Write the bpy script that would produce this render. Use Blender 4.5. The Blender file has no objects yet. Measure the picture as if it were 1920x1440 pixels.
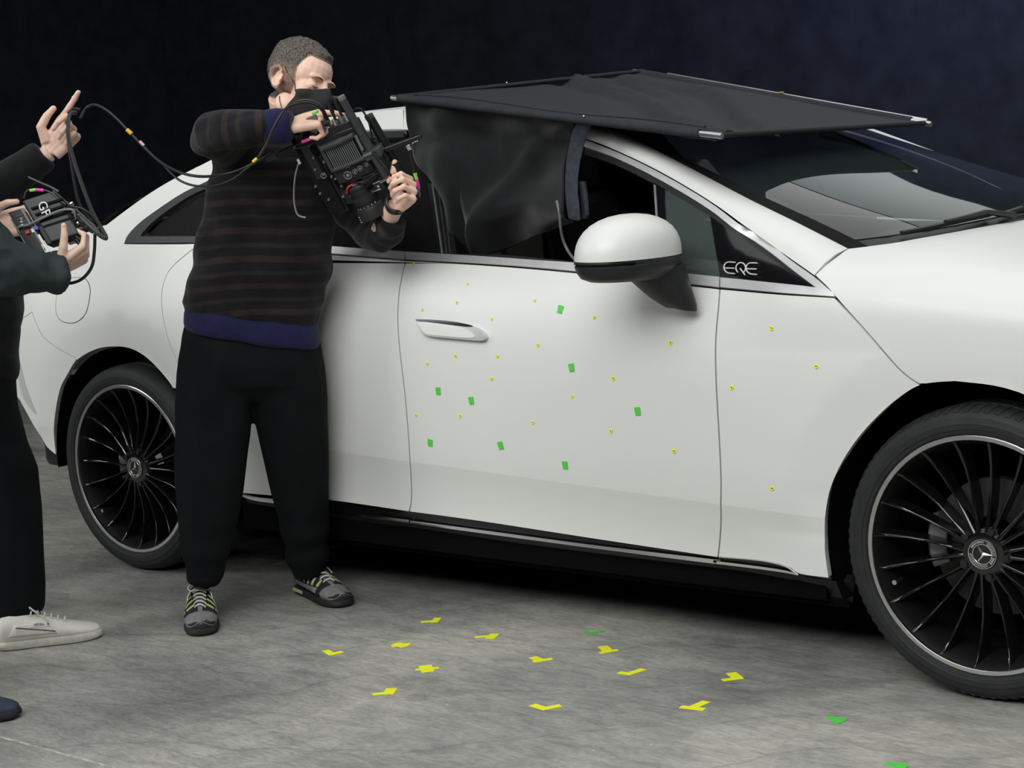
import bpy, bmesh, math, random
import numpy as np
from mathutils import Vector, Matrix, noise
from mathutils.geometry import delaunay_2d_cdt

SC = bpy.context.scene
COL = SC.collection
PI = math.pi

# ---------------------------------------------------------------- camera (solved from the two wheels)
FPX = 3478.44
CAM = np.array([5.0122, -4.0391, 1.4354])
YAW, PITCH, ROLL = -0.684407, 0.136131, 0.061383
def _basis():
    f = np.array([math.sin(YAW)*math.cos(PITCH), math.cos(YAW)*math.cos(PITCH), -math.sin(PITCH)])
    r = np.array([math.cos(YAW), -math.sin(YAW), 0.0]); d = np.cross(f, r)
    c, s = math.cos(ROLL), math.sin(ROLL)
    return c*r+s*d, -s*r+c*d, f
RV, DV, FV = _basis()
RM = np.array([RV, DV, FV])
cd = bpy.data.cameras.new('camera'); cam = bpy.data.objects.new('camera', cd); COL.objects.link(cam)
cd.sensor_width = 36; cd.lens = FPX/1920*36; cd.clip_start = .05; cd.clip_end = 100
M = Matrix.Identity(4)
for i in range(3):
    M[i][0] = RV[i]; M[i][1] = -DV[i]; M[i][2] = -FV[i]; M[i][3] = CAM[i]
cam.matrix_world = M
SC.camera = cam

# ---------------------------------------------------------------- world, lamps, exposure
SC.view_settings.view_transform = 'Standard'; SC.view_settings.look = 'None'
SC.view_settings.gamma = 1; SC.view_settings.use_curve_mapping = False
SC.view_settings.exposure = 0.0
w = bpy.data.worlds.new('studio_dark'); SC.world = w; w.use_nodes = True
w.node_tree.nodes['Background'].inputs[0].default_value = (.55, .62, .72, 1)
w.node_tree.nodes['Background'].inputs[1].default_value = 0.012
def area(name, loc, target, sx, sy, power, col=(1, 1, 1), spread=180):
    l = bpy.data.lights.new(name, 'AREA'); l.shape = 'RECTANGLE'; l.size = sx; l.size_y = sy
    l.energy = power; l.color = col; l.spread = math.radians(spread)
    o = bpy.data.objects.new(name, l); COL.objects.link(o); o.location = loc
    o.rotation_euler = (Vector(target)-Vector(loc)).to_track_quat('-Z', 'Y').to_euler()
    return o
area('overhead_silk', (3.6, 0.9, 4.8), (3.6, 0.9, 0), 6.4, 7.4, 165, (.98, 1, .98))
area('overhead_silk_far', (1.4, 7.8, 4.8), (1.4, 7.8, 0), 7.6, 6.2, 98, (.93, 1, .98))
area('side_softbox', (3.2, -5.6, 5.0), (1.9, 0, .5), 6.5, 3.0, 405, (.99, 1, .98))
area('added_rear_fill', (-2.6, -3.4, 3.2), (-.2, 0, .8), 2.0, 2.4, 32, (.98, 1, .98), 100)  # unseen fill light, added to lift the rear flank, side glass and trims
area('backdrop_blue_lamp', (-2.0, 9.6, 4.6), (-2.6, 12.0, 2.0), 3.0, .6, 70, (.26, .32, 1))

# ---------------------------------------------------------------- helpers: pixels to points
def ray(u, v):
    return np.array([(u-960)/FPX, (v-720)/FPX, 1.0]) @ RM
def on_plane(u, v, ax, val):
    d = ray(u, v); return CAM + d*(val-CAM[ax])/d[ax]
def cp(u, v, Z):
    return CAM + ray(u, v)*Z
def project(P):
    q = (np.asarray(P, float).reshape(-1, 3)-CAM) @ RM.T
    return np.c_[960+FPX*q[:, 0]/q[:, 2], 720+FPX*q[:, 1]/q[:, 2]]
def spl(pts, n=8, closed=False):
    P = np.array(pts, float); N = len(P); out = []
    if N < 3 and not closed: return [tuple(x) for x in P]
    rng = range(N if closed else N-1)
    for i in rng:
        if closed: a, b, c, d = P[i-1], P[i], P[(i+1) % N], P[(i+2) % N]
        else: a, b, c, d = P[max(i-1, 0)], P[i], P[i+1], P[min(i+2, N-1)]
        for k in range(n):
            t = k/n
            out.append(.5*((2*b)+(c-a)*t+(2*a-5*b+4*c-d)*t*t+(-a+3*b-3*c+d)*t**3))
    if not closed: out.append(P[-1])
    return [tuple(x) for x in out]
def sstep(a, b, x):
    t = np.clip((np.asarray(x, float)-a)/(b-a), 0, 1); return t*t*(3-2*t)

# ---------------------------------------------------------------- helpers: materials
def mat(name, col, rough=.5, metal=0, coat=0, coat_rough=.1, noise_amt=0, noise_scale=30, bump=0, bump_scale=200,
        sheen=0, sss=0, trans=0, ior=1.45, spec=.5, alpha=1, emit=0):
    m = bpy.data.materials.new(name); m.use_nodes = True
    nt = m.node_tree; b = nt.nodes['Principled BSDF']; I = b.inputs
    c = tuple(col)+(1,) if len(col) == 3 else col
    I['Base Color'].default_value = c; I['Roughness'].default_value = rough; I['Metallic'].default_value = metal
    I['Coat Weight'].default_value = coat; I['Coat Roughness'].default_value = coat_rough
    I['Sheen Weight'].default_value = sheen; I['Subsurface Weight'].default_value = sss
    I['Subsurface Radius'].default_value = (.012, .005, .003); I['Subsurface Scale'].default_value = 1
    I['Transmission Weight'].default_value = trans; I['IOR'].default_value = ior
    I['Specular IOR Level'].default_value = spec; I['Alpha'].default_value = alpha
    tc = nt.nodes.new('ShaderNodeTexCoord')
    if noise_amt:
        n = nt.nodes.new('ShaderNodeTexNoise'); n.inputs['Scale'].default_value = noise_scale; n.inputs['Detail'].default_value = 5
        nt.links.new(tc.outputs['Object'], n.inputs['Vector'])
        r = nt.nodes.new('ShaderNodeMapRange'); r.inputs['From Min'].default_value = .3; r.inputs['From Max'].default_value = .7
        r.inputs['To Min'].default_value = 1-noise_amt; r.inputs['To Max'].default_value = 1+noise_amt
        nt.links.new(n.outputs['Fac'], r.inputs['Value'])
        mx = nt.nodes.new('ShaderNodeVectorMath'); mx.operation = 'SCALE'; mx.inputs[0].default_value = c[:3]
        nt.links.new(r.outputs['Result'], mx.inputs['Scale']); nt.links.new(mx.outputs[0], I['Base Color'])
    if bump:
        n2 = nt.nodes.new('ShaderNodeTexNoise'); n2.inputs['Scale'].default_value = bump_scale; n2.inputs['Detail'].default_value = 3
        nt.links.new(tc.outputs['Object'], n2.inputs['Vector'])
        bp = nt.nodes.new('ShaderNodeBump'); bp.inputs['Strength'].default_value = bump; bp.inputs['Distance'].default_value = .004
        nt.links.new(n2.outputs['Fac'], bp.inputs['Height']); nt.links.new(bp.outputs['Normal'], I['Normal'])
    return m
WHITE = mat('satin_white_paint', (.74, .745, .73), .42, coat=.25, coat_rough=.35, bump=.02, bump_scale=900)
GLOSSBLK = mat('gloss_black', (.006, .006, .007), .12, coat=.4, noise_amt=.1)
SATINBLK = mat('satin_black', (.012, .012, .013), .4, noise_amt=.15)
MATTBLK = mat('matt_black', (.008, .008, .009), .85, noise_amt=.2, spec=.2)
DEEPBLK = mat('lining_black', (.003, .003, .0035), .95, noise_amt=.1, spec=.08)
RUBBER = mat('tyre_rubber', (.014, .015, .016), .62, noise_amt=.25, noise_scale=25, bump=.15, bump_scale=300)
CHROME = mat('chrome', (.82, .82, .83), .12, metal=1, noise_amt=.03)
SILVER = mat('satin_silver', (.62, .62, .62), .28, metal=1, noise_amt=.05)
TRIM = mat('satin_aluminium_trim', (.66, .67, .68), .42, metal=.7, noise_amt=.05)
DARKTRIM = mat('dark_window_trim', (.05, .052, .055), .35, metal=.3, noise_amt=.1)
BRUSHED = mat('brushed_disc', (.34, .34, .33), .4, metal=.7, noise_amt=.1, noise_scale=60)
PLASTIC = mat('grained_black_plastic', (.014, .015, .016), .5, noise_amt=.2, bump=.1, bump_scale=500)
GREY = mat('dark_grey_plastic', (.045, .047, .05), .5, noise_amt=.15)
MIDGREY = mat('mid_grey_plastic', (.16, .165, .17), .5, noise_amt=.1)
PAPER = mat('white_print', (.75, .75, .73), .6, noise_amt=.05)
GREEN = mat('green_tape', (.10, .62, .07), .6, noise_amt=.06, noise_scale=80)
YELLOW = mat('yellow_tape', (.88, .90, .02), .6, noise_amt=.05, noise_scale=80)
PINK = mat('pink_tape', (.85, .06, .38), .6, noise_amt=.05)
LIME = mat('lime_print', (.25, .75, .12), .55, noise_amt=.05)
RED = mat('red_plastic', (.55, .03, .02), .45, noise_amt=.05)
BLUE = mat('blue_plastic', (.05, .10, .45), .45, noise_amt=.05)
AMBER = mat('amber_tape', (.85, .48, .02), .5, noise_amt=.05)
CABLE = mat('cable_black', (.012, .012, .013), .38, noise_amt=.1)
GLASS = mat('glass', (.55, .62, .58), .02, trans=1, ior=1.5, noise_amt=.01)
def thin_glass(name, tint, refl_rough=.02, gain=1.0, painted_refl=0):
    m = bpy.data.materials.new(name); m.use_nodes = True; nt = m.node_tree
    nt.nodes.remove(nt.nodes['Principled BSDF']); out = nt.nodes['Material Output']
    tr = nt.nodes.new('ShaderNodeBsdfTransparent'); tr.inputs[0].default_value = tint+(1,)
    gl = nt.nodes.new('ShaderNodeBsdfGlossy'); gl.inputs['Roughness'].default_value = refl_rough
    fr = nt.nodes.new('ShaderNodeFresnel'); fr.inputs['IOR'].default_value = 1.52
    ml = nt.nodes.new('ShaderNodeMath'); ml.operation = 'MULTIPLY'; ml.inputs[1].default_value = gain; ml.use_clamp = True
    mx = nt.nodes.new('ShaderNodeMixShader')
    nt.links.new(fr.outputs[0], ml.inputs[0]); nt.links.new(ml.outputs[0], mx.inputs[0])
    nt.links.new(tr.outputs[0], mx.inputs[1]); nt.links.new(gl.outputs[0], mx.inputs[2])
    last = mx
    if painted_refl:  # flat grey-green diffuse painted into the pane in place of a reflection
        df = nt.nodes.new('ShaderNodeBsdfDiffuse'); df.inputs[0].default_value = (.34, .44, .41, 1); m3 = nt.nodes.new('ShaderNodeMixShader'); m3.inputs[0].default_value = painted_refl
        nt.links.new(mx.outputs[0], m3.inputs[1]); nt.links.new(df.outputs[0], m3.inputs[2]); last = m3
    nt.links.new(last.outputs[0], out.inputs['Surface']); return m
WGLASS = thin_glass('windscreen_glass', (.60, .68, .65), .02, 1.6, .03)
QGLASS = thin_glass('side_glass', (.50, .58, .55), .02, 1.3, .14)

# ---------------------------------------------------------------- helpers: objects
def link(name, me, mt=None, parent=None, smooth=True):
    o = bpy.data.objects.new(name, me); COL.objects.link(o)
    if mt is not None and not me.materials: me.materials.append(mt)
    if parent is not None: o.parent = parent
    if smooth: me.shade_smooth()
    return o
def tag(o, label=None, cat=None, group=None, kind=None):
    if label: o['label'] = label
    if cat: o['category'] = cat
    if group: o['group'] = group
    if kind: o['kind'] = kind
    return o
def empty(name, loc, label=None, cat=None, group=None):
    o = bpy.data.objects.new(name, None); COL.objects.link(o); o.location = loc; o.empty_display_size = .1
    return tag(o, label, cat, group)
def wm(q):
    m = Matrix.Identity(4)
    while q is not None: m = q.matrix_basis @ m; q = q.parent
    return m
class MB:
    def __init__(s): s.v = []; s.f = []; s.sm = []
    def add(s, V, F, smooth=True):
        n = len(s.v); s.v += [tuple(float(c) for c in x) for x in V]; s.f += [tuple(i+n for i in f) for f in F]; s.sm += [smooth]*len(F)
        return s
    def box(s, c, ax, ay, az, smooth=False, taper=1.0):
        c, ax, ay, az = [np.asarray(q, float) for q in (c, ax, ay, az)]
        V = []
        for k in (-1, 1):
            t = 1 if k < 0 else taper
            for j in (-1, 1):
                for i in (-1, 1): V.append(c+ax*i*t+ay*j*t+az*k)
        return s.add(V, [(0, 2, 3, 1), (4, 5, 7, 6), (0, 1, 5, 4), (2, 6, 7, 3), (0, 4, 6, 2), (1, 3, 7, 5)], smooth)
    def tube(s, pts, r, n=8, cap=True, flat=1.0, up=None):
        P = [np.asarray(p, float) for p in pts]; N = len(P)
        R = [r]*N if np.isscalar(r) else list(np.interp(np.linspace(0, 1, N), np.linspace(0, 1, len(r)), r))
        prev = None; rings = []
        for i in range(N):
            t = P[min(i+1, N-1)]-P[max(i-1, 0)]; t = t/(np.linalg.norm(t)+1e-12)
            if prev is None:
                a = np.asarray(up, float) if up is not None else (np.array([0, 0, 1.]) if abs(t[2]) < .9 else np.array([1., 0, 0]))
            else: a = prev
            a = a-t*(a@t); a /= np.linalg.norm(a)+1e-12; b = np.cross(t, a); prev = a
            rings.append([P[i]+R[i]*(flat*math.cos(2*PI*k/n)*a+math.sin(2*PI*k/n)*b) for k in range(n)])
        V = [q for g in rings for q in g]; F = []
        for i in range(N-1):
            for k in range(n):
                F.append((i*n+k, i*n+(k+1) % n, (i+1)*n+(k+1) % n, (i+1)*n+k))
        if cap: F.append(tuple(range(n))[::-1]); F.append(tuple((N-1)*n+k for k in range(n)))
        return s.add(V, F)
    def cyl(s, a, b, r, n=16, r2=None):
        s.tube([a, b], [r, r if r2 is None else r2], n, up=None); return s
    def ball(s, c, r, n=12, axes=None):
        c = np.asarray(c, float); r = np.array([r]*3 if np.isscalar(r) else r, float); A = np.eye(3) if axes is None else np.asarray(axes, float)
        V = [c+A.T@(np.array([0, 0, 1])*r)]; m = n//2
        for j in range(1, m):
            for i in range(n):
                th = PI*j/m; ph = 2*PI*i/n
                V.append(c+A.T@(np.array([math.sin(th)*math.cos(ph), math.sin(th)*math.sin(ph), math.cos(th)])*r))
        V.append(c+A.T@(np.array([0, 0, -1])*r)); F = []
        for i in range(n): F.append((0, 1+i, 1+(i+1) % n))
        for j in range(m-2):
            for i in range(n):
                F.append((1+j*n+i, 1+(j+1)*n+i, 1+(j+1)*n+(i+1) % n, 1+j*n+(i+1) % n))
        L = len(V)-1; b0 = 1+(m-2)*n
        for i in range(n): F.append((L, b0+(i+1) % n, b0+i))
        return s.add(V, F)
    def loft(s, rings, cap=True, closed=True):
        n = len(rings[0]); V = [q for g in rings for q in g]; F = []
        for i in range(len(rings)-1):
            for k in range(n if closed else n-1):
                F.append((i*n+k, i*n+(k+1) % n, (i+1)*n+(k+1) % n, (i+1)*n+k))
        if cap: F.append(tuple(range(n))[::-1]); F.append(tuple((len(rings)-1)*n+k for k in range(n)))
        return s.add(V, F)
    def revolve(s, prof, c, axis, n=48, ref=(0, 0, 1), close=False):
        """prof: (radius, offset along axis)"""
        c = np.asarray(c, float); ax = np.asarray(axis, float); ax /= np.linalg.norm(ax)
        a = np.asarray(ref, float); a = a-ax*(a@ax); a /= np.linalg.norm(a); b = np.cross(ax, a)
        rings = [[c+ax*h+r*(math.cos(2*PI*k/n)*a+math.sin(2*PI*k/n)*b) for k in range(n)] for r, h in prof]
        return s.loft(rings, cap=close)
    def mesh(s, name='m'):
        me = bpy.data.meshes.new(name); me.from_pydata(s.v, [], s.f)
        bm = bmesh.new(); bm.from_mesh(me); bmesh.ops.recalc_face_normals(bm, faces=bm.faces); bm.to_mesh(me); bm.free()
        return me
    def build(s, name, mt, parent=None, bevel=0, seg=2, smooth=True, auto=35, world=True):
        me = s.mesh(name); o = link(name, me, mt, None, False)
        if parent is not None:
            o.parent = parent
            if world: me.transform(wm(parent).inverted())
        if smooth:
            me.shade_smooth()
            try: me.set_sharp_from_angle(angle=math.radians(auto))
            except Exception: pass
        if bevel:
            m = o.modifiers.new('b', 'BEVEL'); m.width = bevel; m.segments = seg; m.limit_method = 'ANGLE'; m.angle_limit = math.radians(40)
        return o
def text_mb(txt, size, origin, ex, ey, mt, parent, name='lettering', extrude=.0004, align='CENTER'):
    cu = bpy.data.curves.new('t', 'FONT'); cu.body = txt; cu.size = size; cu.extrude = extrude; cu.align_x = align; cu.align_y = 'CENTER'; cu.resolution_u = 3
    ob = bpy.data.objects.new('t', cu); COL.objects.link(ob)
    dg = bpy.context.evaluated_depsgraph_get(); me = bpy.data.meshes.new_from_object(ob.evaluated_get(dg))
    bpy.data.objects.remove(ob); bpy.data.curves.remove(cu)
    ex = np.asarray(ex, float); ex /= np.linalg.norm(ex); ey = np.asarray(ey, float); ey = ey-ex*(ex@ey); ey /= np.linalg.norm(ey); ez = np.cross(ex, ey)
    T = Matrix.Identity(4)
    for i in range(3): T[i][0] = ex[i]; T[i][1] = ey[i]; T[i][2] = ez[i]; T[i][3] = origin[i]
    me.transform(T)
    if parent is not None:
        me.transform(wm(parent).inverted())
    return link(name, me, mt, parent, False)
def in_poly(P, poly):
    x, y = P[:, 0], P[:, 1]; ins = np.zeros(len(P), bool); n = len(poly)
    for i in range(n):
        x1, y1 = poly[i]; x2, y2 = poly[(i+1) % n]
        if y1 == y2: continue
        c = ((y1 > y) != (y2 > y)) & (x < (x2-x1)*(y-y1)/(y2-y1)+x1); ins ^= c
    return ins
def clean(poly, eps=.002):
    out = []
    for p in poly:
        if not out or math.hypot(p[0]-out[-1][0], p[1]-out[-1][1]) > eps: out.append((float(p[0]), float(p[1])))
    if math.hypot(out[0][0]-out[-1][0], out[0][1]-out[-1][1]) < eps: out.pop()
    return out
def seg_dist(P, poly):
    d = np.full(len(P), 1e9); n = len(poly)
    for i in range(n):
        a = np.array(poly[i]); b = np.array(poly[(i+1) % n]); ab = b-a; L = ab@ab+1e-12
        t = np.clip(((P-a)@ab)/L, 0, 1); d = np.minimum(d, np.hypot(*((a+t[:, None]*ab)-P).T))
    return d
def shrink_poly(poly, s):
    if not s: return poly
    P = np.array(poly); n = len(P)
    area2 = sum(P[i][0]*P[(i+1) % n][1]-P[(i+1) % n][0]*P[i][1] for i in range(n)); sg = 1 if area2 > 0 else -1
    out = []
    for i in range(n):
        a = P[i]-P[i-1]; b = P[(i+1) % n]-P[i]; a /= np.linalg.norm(a)+1e-9; b /= np.linalg.norm(b)+1e-9
        na = np.array([-a[1], a[0]])*sg; nb = np.array([-b[1], b[0]])*sg; m = na+nb; L = m@m
        m = m*(2/L) if L > .5 else m
        out.append(tuple(P[i]+m*s*.5*1.0))
    return clean(out, .0012)
def fnorm(F, a, b, outward):
    e = 1e-3
    du = np.stack(F(a+e, b), -1)-np.stack(F(a-e, b), -1); dv = np.stack(F(a, b+e), -1)-np.stack(F(a, b-e), -1)
    n = np.cross(du, dv); n /= np.linalg.norm(n, axis=-1, keepdims=True)+1e-12
    s = np.sign((n*outward).sum(-1)); s[s == 0] = 1
    return n*s[:, None]
def panel(name, F, outline, mt, parent=None, grid=.03, thick=.012, shrink=.0, off=0.0, outward=(0, -1, .35), holes=(), mirror=None, extra=None):
    poly = shrink_poly(clean(outline), shrink)
    Hs = [clean(h) for h in holes]
    P = np.array(poly); lo, hi = P.min(0), P.max(0)
    gx, gy = np.meshgrid(np.arange(lo[0], hi[0], grid), np.arange(lo[1], hi[1], grid)); G = np.c_[gx.ravel(), gy.ravel()]
    if len(G):
        k = in_poly(G, poly) & (seg_dist(G, poly) > grid*.45)
        for h in Hs: k &= ~in_poly(G, h) & (seg_dist(G, h) > grid*.45)
        G = G[k]
    if extra is not None:
        X_ = np.array(extra); X_ = X_[in_poly(X_, poly) & (seg_dist(X_, poly) > .004)]
        if len(G) and len(X_):
            dmin = np.min(np.hypot(G[:, None, 0]-X_[None, ::3, 0], G[:, None, 1]-X_[None, ::3, 1]), axis=1); G = G[dmin > .012]
        G = np.vstack([G, X_])
    verts = [Vector(p) for p in poly]; edges = [(i, (i+1) % len(poly)) for i in range(len(poly))]
    for h in Hs:
        n0 = len(verts); verts += [Vector(p) for p in h]; edges += [(n0+i, n0+(i+1) % len(h)) for i in range(len(h))]
    verts += [Vector(p) for p in G]
    V, E_, Fc, _, _, _ = delaunay_2d_cdt(verts, edges, [], 1, 1e-6)
    V = np.array([tuple(v) for v in V]); Fc = np.array([tuple(f) for f in Fc if len(f) == 3])
    cen = V[Fc].mean(1); keep = in_poly(cen, poly)
    for h in Hs: keep &= ~in_poly(cen, h)
    Fc = Fc[keep]
    out = np.array(outward, float)
    def build(flip):
        X = np.stack(F(V[:, 0], V[:, 1]), -1); N = fnorm(F, V[:, 0], V[:, 1], out)
        X = X+N*off
        fn = np.cross(X[Fc[:, 1]]-X[Fc[:, 0]], X[Fc[:, 2]]-X[Fc[:, 0]]); sg = (fn*N[Fc[:, 0]]).sum(1) < 0
        FF = Fc.copy(); FF[sg] = FF[sg][:, ::-1]
        # boundary edges
        cnt = {}
        for f in FF:
            for i in range(3):
                e = (f[i], f[(i+1) % 3]); cnt[e] = 1
        bd = [e for e in cnt if (e[1], e[0]) not in cnt]
        VV = [tuple(x) for x in X]; NN = [tuple(x) for x in N]; F3 = [tuple(int(i) for i in f) for f in FF]
        if thick:
            m1 = {}; m2 = {}
            for a, b in bd:
                for q in (a, b):
                    if q not in m1:
                        m1[q] = len(VV); VV.append(tuple(X[q]))
                        m2[q] = len(VV); VV.append(tuple(X[q]-N[q]*thick))
                F3.append((m1[b], m1[a], m2[a], m2[b]))
        VV = np.array(VV)
        if flip is not None:
            VV[:, 1] = 2*flip-VV[:, 1]; F3 = [f[::-1] for f in F3]
        me = bpy.data.meshes.new(name); me.from_pydata([tuple(v) for v in VV], [], F3)
        if parent is not None: me.transform(wm(parent).inverted())
        me.shade_smooth(); me.update()
        # analytic normals on the skin
        nn = np.zeros((len(VV), 3)); vn = np.array([tuple(v.normal) for v in me.vertices]); nn[:] = vn
        N2 = N.copy()
        if flip is not None: N2[:, 1] *= -1
        nn[:len(N2)] = N2
        me.normals_split_custom_set_from_vertices([tuple(q) for q in nn])
        o = bpy.data.objects.new(name, me); COL.objects.link(o); me.materials.append(mt)
        if parent is not None: o.parent = parent
        return o
    o = build(None)
    if mirror is not None: build(mirror)
    return o
# ================================================================ the setting
def floor_material():
    m = bpy.data.materials.new('polished_concrete'); m.use_nodes = True; nt = m.node_tree; L = nt.links
    b = nt.nodes['Principled BSDF']; tc = nt.nodes.new('ShaderNodeTexCoord')
    def nz(sc, det=6, rough=.6, stretch=None, dist=0):
        n = nt.nodes.new('ShaderNodeTexNoise'); n.inputs['Scale'].default_value = sc; n.inputs['Detail'].default_value = det
        n.inputs['Roughness'].default_value = rough; n.inputs['Distortion'].default_value = dist
        if stretch:
            mp = nt.nodes.new('ShaderNodeMapping'); mp.inputs['Rotation'].default_value = (0, 0, stretch[1]); mp.inputs['Scale'].default_value = (1, stretch[0], 1)
            L.new(tc.outputs['Object'], mp.inputs[0]); L.new(mp.outputs[0], n.inputs['Vector'])
        else: L.new(tc.outputs['Object'], n.inputs['Vector'])
        return n
    def ramp(n, stops):
        r = nt.nodes.new('ShaderNodeValToRGB'); e = r.color_ramp.elements
        e[0].position, e[0].color = stops[0][0], stops[0][1]+(1,); e[1].position, e[1].color = stops[1][0], stops[1][1]+(1,)
        for p, c in stops[2:]: q = e.new(p); q.color = c+(1,)
        L.new(n.outputs['Fac'], r.inputs[0]); return r
    def mix(a, c, t, mode='MULTIPLY'):
        x = nt.nodes.new('ShaderNodeMix'); x.data_type = 'RGBA'; x.blend_type = mode; x.inputs[0].default_value = t
        L.new(a, x.inputs[6]); L.new(c, x.inputs[7]); return x.outputs[2]
    base = ramp(nz(.9, 8, .62, None, .6), [(.36, (.20, .20, .19)), (.64, (.45, .44, .40)), (.5, (.315, .315, .30))])
    m1 = ramp(nz(7, 9, .72, (3.2, .35), .8), [(.36, (.66, .67, .68)), (.60, (1.15, 1.15, 1.12))])
    m2 = ramp(nz(42, 6, .7, (2.5, .5)), [(.36, (.72, .72, .72)), (.60, (1.08, 1.08, 1.08))])
    c = mix(base.outputs[0], m1.outputs[0], .75); c = mix(c, m2.outputs[0], .8)
    # drag scratches and hairline cracks
    wv = nt.nodes.new('ShaderNodeTexWave'); wv.inputs['Scale'].default_value = .8; wv.inputs['Distortion'].default_value = 9; wv.inputs['Detail'].default_value = 4
    mp = nt.nodes.new('ShaderNodeMapping'); mp.inputs['Rotation'].default_value = (0, 0, .9); L.new(tc.outputs['Object'], mp.inputs[0]); L.new(mp.outputs[0], wv.inputs['Vector'])
    r = ramp(wv, [(0, (.72, .72, .72)), (.008, (1, 1, 1))]); c = mix(c, r.outputs[0], .6)
    vo = nt.nodes.new('ShaderNodeTexVoronoi'); vo.inputs['Scale'].default_value = 9; L.new(tc.outputs['Object'], vo.inputs['Vector'])
    r2 = nt.nodes.new('ShaderNodeValToRGB'); r2.color_ramp.elements[0].position = .022; r2.color_ramp.elements[0].color = (1, 1, 1, 1)
    r2.color_ramp.elements[1].position = .03; r2.color_ramp.elements[1].color = (0, 0, 0, 1); L.new(vo.outputs['Distance'], r2.inputs[0])
    c = mix(c, r2.outputs[0], .35, 'ADD')
    L.new(c, b.inputs['Base Color'])
    rr = nt.nodes.new('ShaderNodeMapRange'); rr.inputs['To Min'].default_value = .38; rr.inputs['To Max'].default_value = .62
    L.new(nz(3, 6).outputs['Fac'], rr.inputs['Value']); L.new(rr.outputs[0], b.inputs['Roughness'])
    bp = nt.nodes.new('ShaderNodeBump'); bp.inputs['Strength'].default_value = .35; bp.inputs['Distance'].default_value = .003
    L.new(nz(60, 6, .7).outputs['Fac'], bp.inputs['Height']); L.new(bp.outputs['Normal'], b.inputs['Normal'])
    return m
mb = MB(); mb.add([(-15, -10, 0), (14, -10, 0), (14, 13, 0), (-15, 13, 0)], [(0, 1, 2, 3)])
mb.add([(-15, -10, -.2), (14, -10, -.2), (14, 13, -.2), (-15, 13, -.2)], [(3, 2, 1, 0)])
fl = mb.build('floor', floor_material(), None, smooth=False); tag(fl, kind='structure')
CURT = mat('black_backdrop_cloth', (.036, .040, .044), .9, noise_amt=.25, noise_scale=4, sheen=.1, bump=.1, bump_scale=120, spec=.2)
def curtain(name, A, B, h, amp, nf, seed):
    A = np.array(A, float); B = np.array(B, float); L = np.linalg.norm(B-A); t = (B-A)/L; n = np.array([-t[1], t[0]])
    rnd = random.Random(seed); ph = [(rnd.uniform(0, 6.28), rnd.uniform(.6, 1.6), rnd.uniform(.3, 1)) for _ in range(5)]
    N = int(L/.05); V = []; F = []; zs = np.linspace(.0, h, 9)
    for i in range(N+1):
        s = i/N*L
        for z in zs:
            k = .55+.45*z/h
            d = amp*sum(a*math.sin(nf*f*s+p+.12*z*f) for p, f, a in ph)*k/2
            q = A+t*s+n*d; V.append((q[0], q[1], z))
    m = len(zs)
    for i in range(N):
        for j in range(m-1): F.append((i*m+j, (i+1)*m+j, (i+1)*m+j+1, i*m+j+1))
    mb = MB(); mb.add(V, F); o = mb.build(name, CURT, None, auto=180)
    md = o.modifiers.new('s', 'SOLIDIFY'); md.thickness = .01
    return o
o = curtain('wall_back', (-14, 12), (14, 12), 5.2, .07, 3.4, 3); tag(o, kind='structure')
o = curtain('wall_left', (-13.5, -8), (-13.5, 12), 5.2, .07, 3.4, 5); tag(o, kind='structure')
fj = MB()
a_, b_ = on_plane(0, 1382, 2, 0), on_plane(215, 1440, 2, 0); d_ = (b_-a_)/np.linalg.norm(b_-a_); n_ = np.array([-d_[1], d_[0], 0])
fj.box((a_+b_)/2+np.array([0, 0, .0006]), d_*2.2, n_*.003, np.array([0, 0, .0006]))
o = fj.build('trim_1', mat('joint_filler', (.42, .41, .36), .8, noise_amt=.4, noise_scale=50), None, smooth=False); tag(o, kind='structure')

# ================================================================ the car
YC = .94
car = empty('car', (1.55, YC, 0), 'satin white saloon car with black multi-spoke wheels, draped with black cloth', 'car')
# ---- body side as a function y = S(x, z)
_z = np.array([-.1, .12, .20, .27, .32, .35, .38, .41, .44, .466, .50, .56, .64, .74, .83, .90, .96, 1.01, 1.05, 1.10, 1.20, 1.30, 1.40, 1.46, 1.50, 1.54, 1.6, 2.2])
_y = np.array([.12, .085, .055, .042, .042, .040, .036, .0305, .0235, .0165, .0125, .0075, .003, .000, .003, .014, .032, .054, .078, .106, .160, .216, .280, .335, .40, .50, .66, 3.])
_zf = np.linspace(-.1, 2.2, 1151)
def _dense():
    y = np.interp(_zf, _z, _y)
    for _ in range(3):
        k = np.ones(9)/9; yp = np.r_[np.full(4, y[0]), y, np.full(4, y[-1])]; ys = np.convolve(yp, k, 'valid')
        w_ = np.clip((np.abs(_zf-.466)-.009)/.02, 0, 1); y = ys*w_+y*(1-w_)
    for _ in range(4):
        k = np.ones(21)/21; yp = np.r_[np.full(10, y[0]), y, np.full(10, y[-1])]; ys = np.convolve(yp, k, 'valid')
        w_ = np.clip((_zf-.56)/.05, 0, 1); y = ys*w_+y*(1-w_)
    return y
_yf = _dense()
def hoodH(x): return np.interp(x, [2.4, 2.7, 3.0, 3.3, 3.6, 3.8, 3.92, 4.05], [1.15, 1.12, 1.085, 1.03, .955, .89, .83, .75])
def plan(x):
    x = np.asarray(x, float)
    sr = np.clip((-.45-x)/.5, 0, .995); r = .33*(1-np.sqrt(1-sr**2))
    sf = np.clip((x-3.35)/.72, 0, .995); f = .55*(1-np.sqrt(1-sf**2))
    return r+f+.010*((x-1.5)/1.5)**2*np.clip((np.abs(x-1.5)-0)/1, 0, 1)*.3
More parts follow.
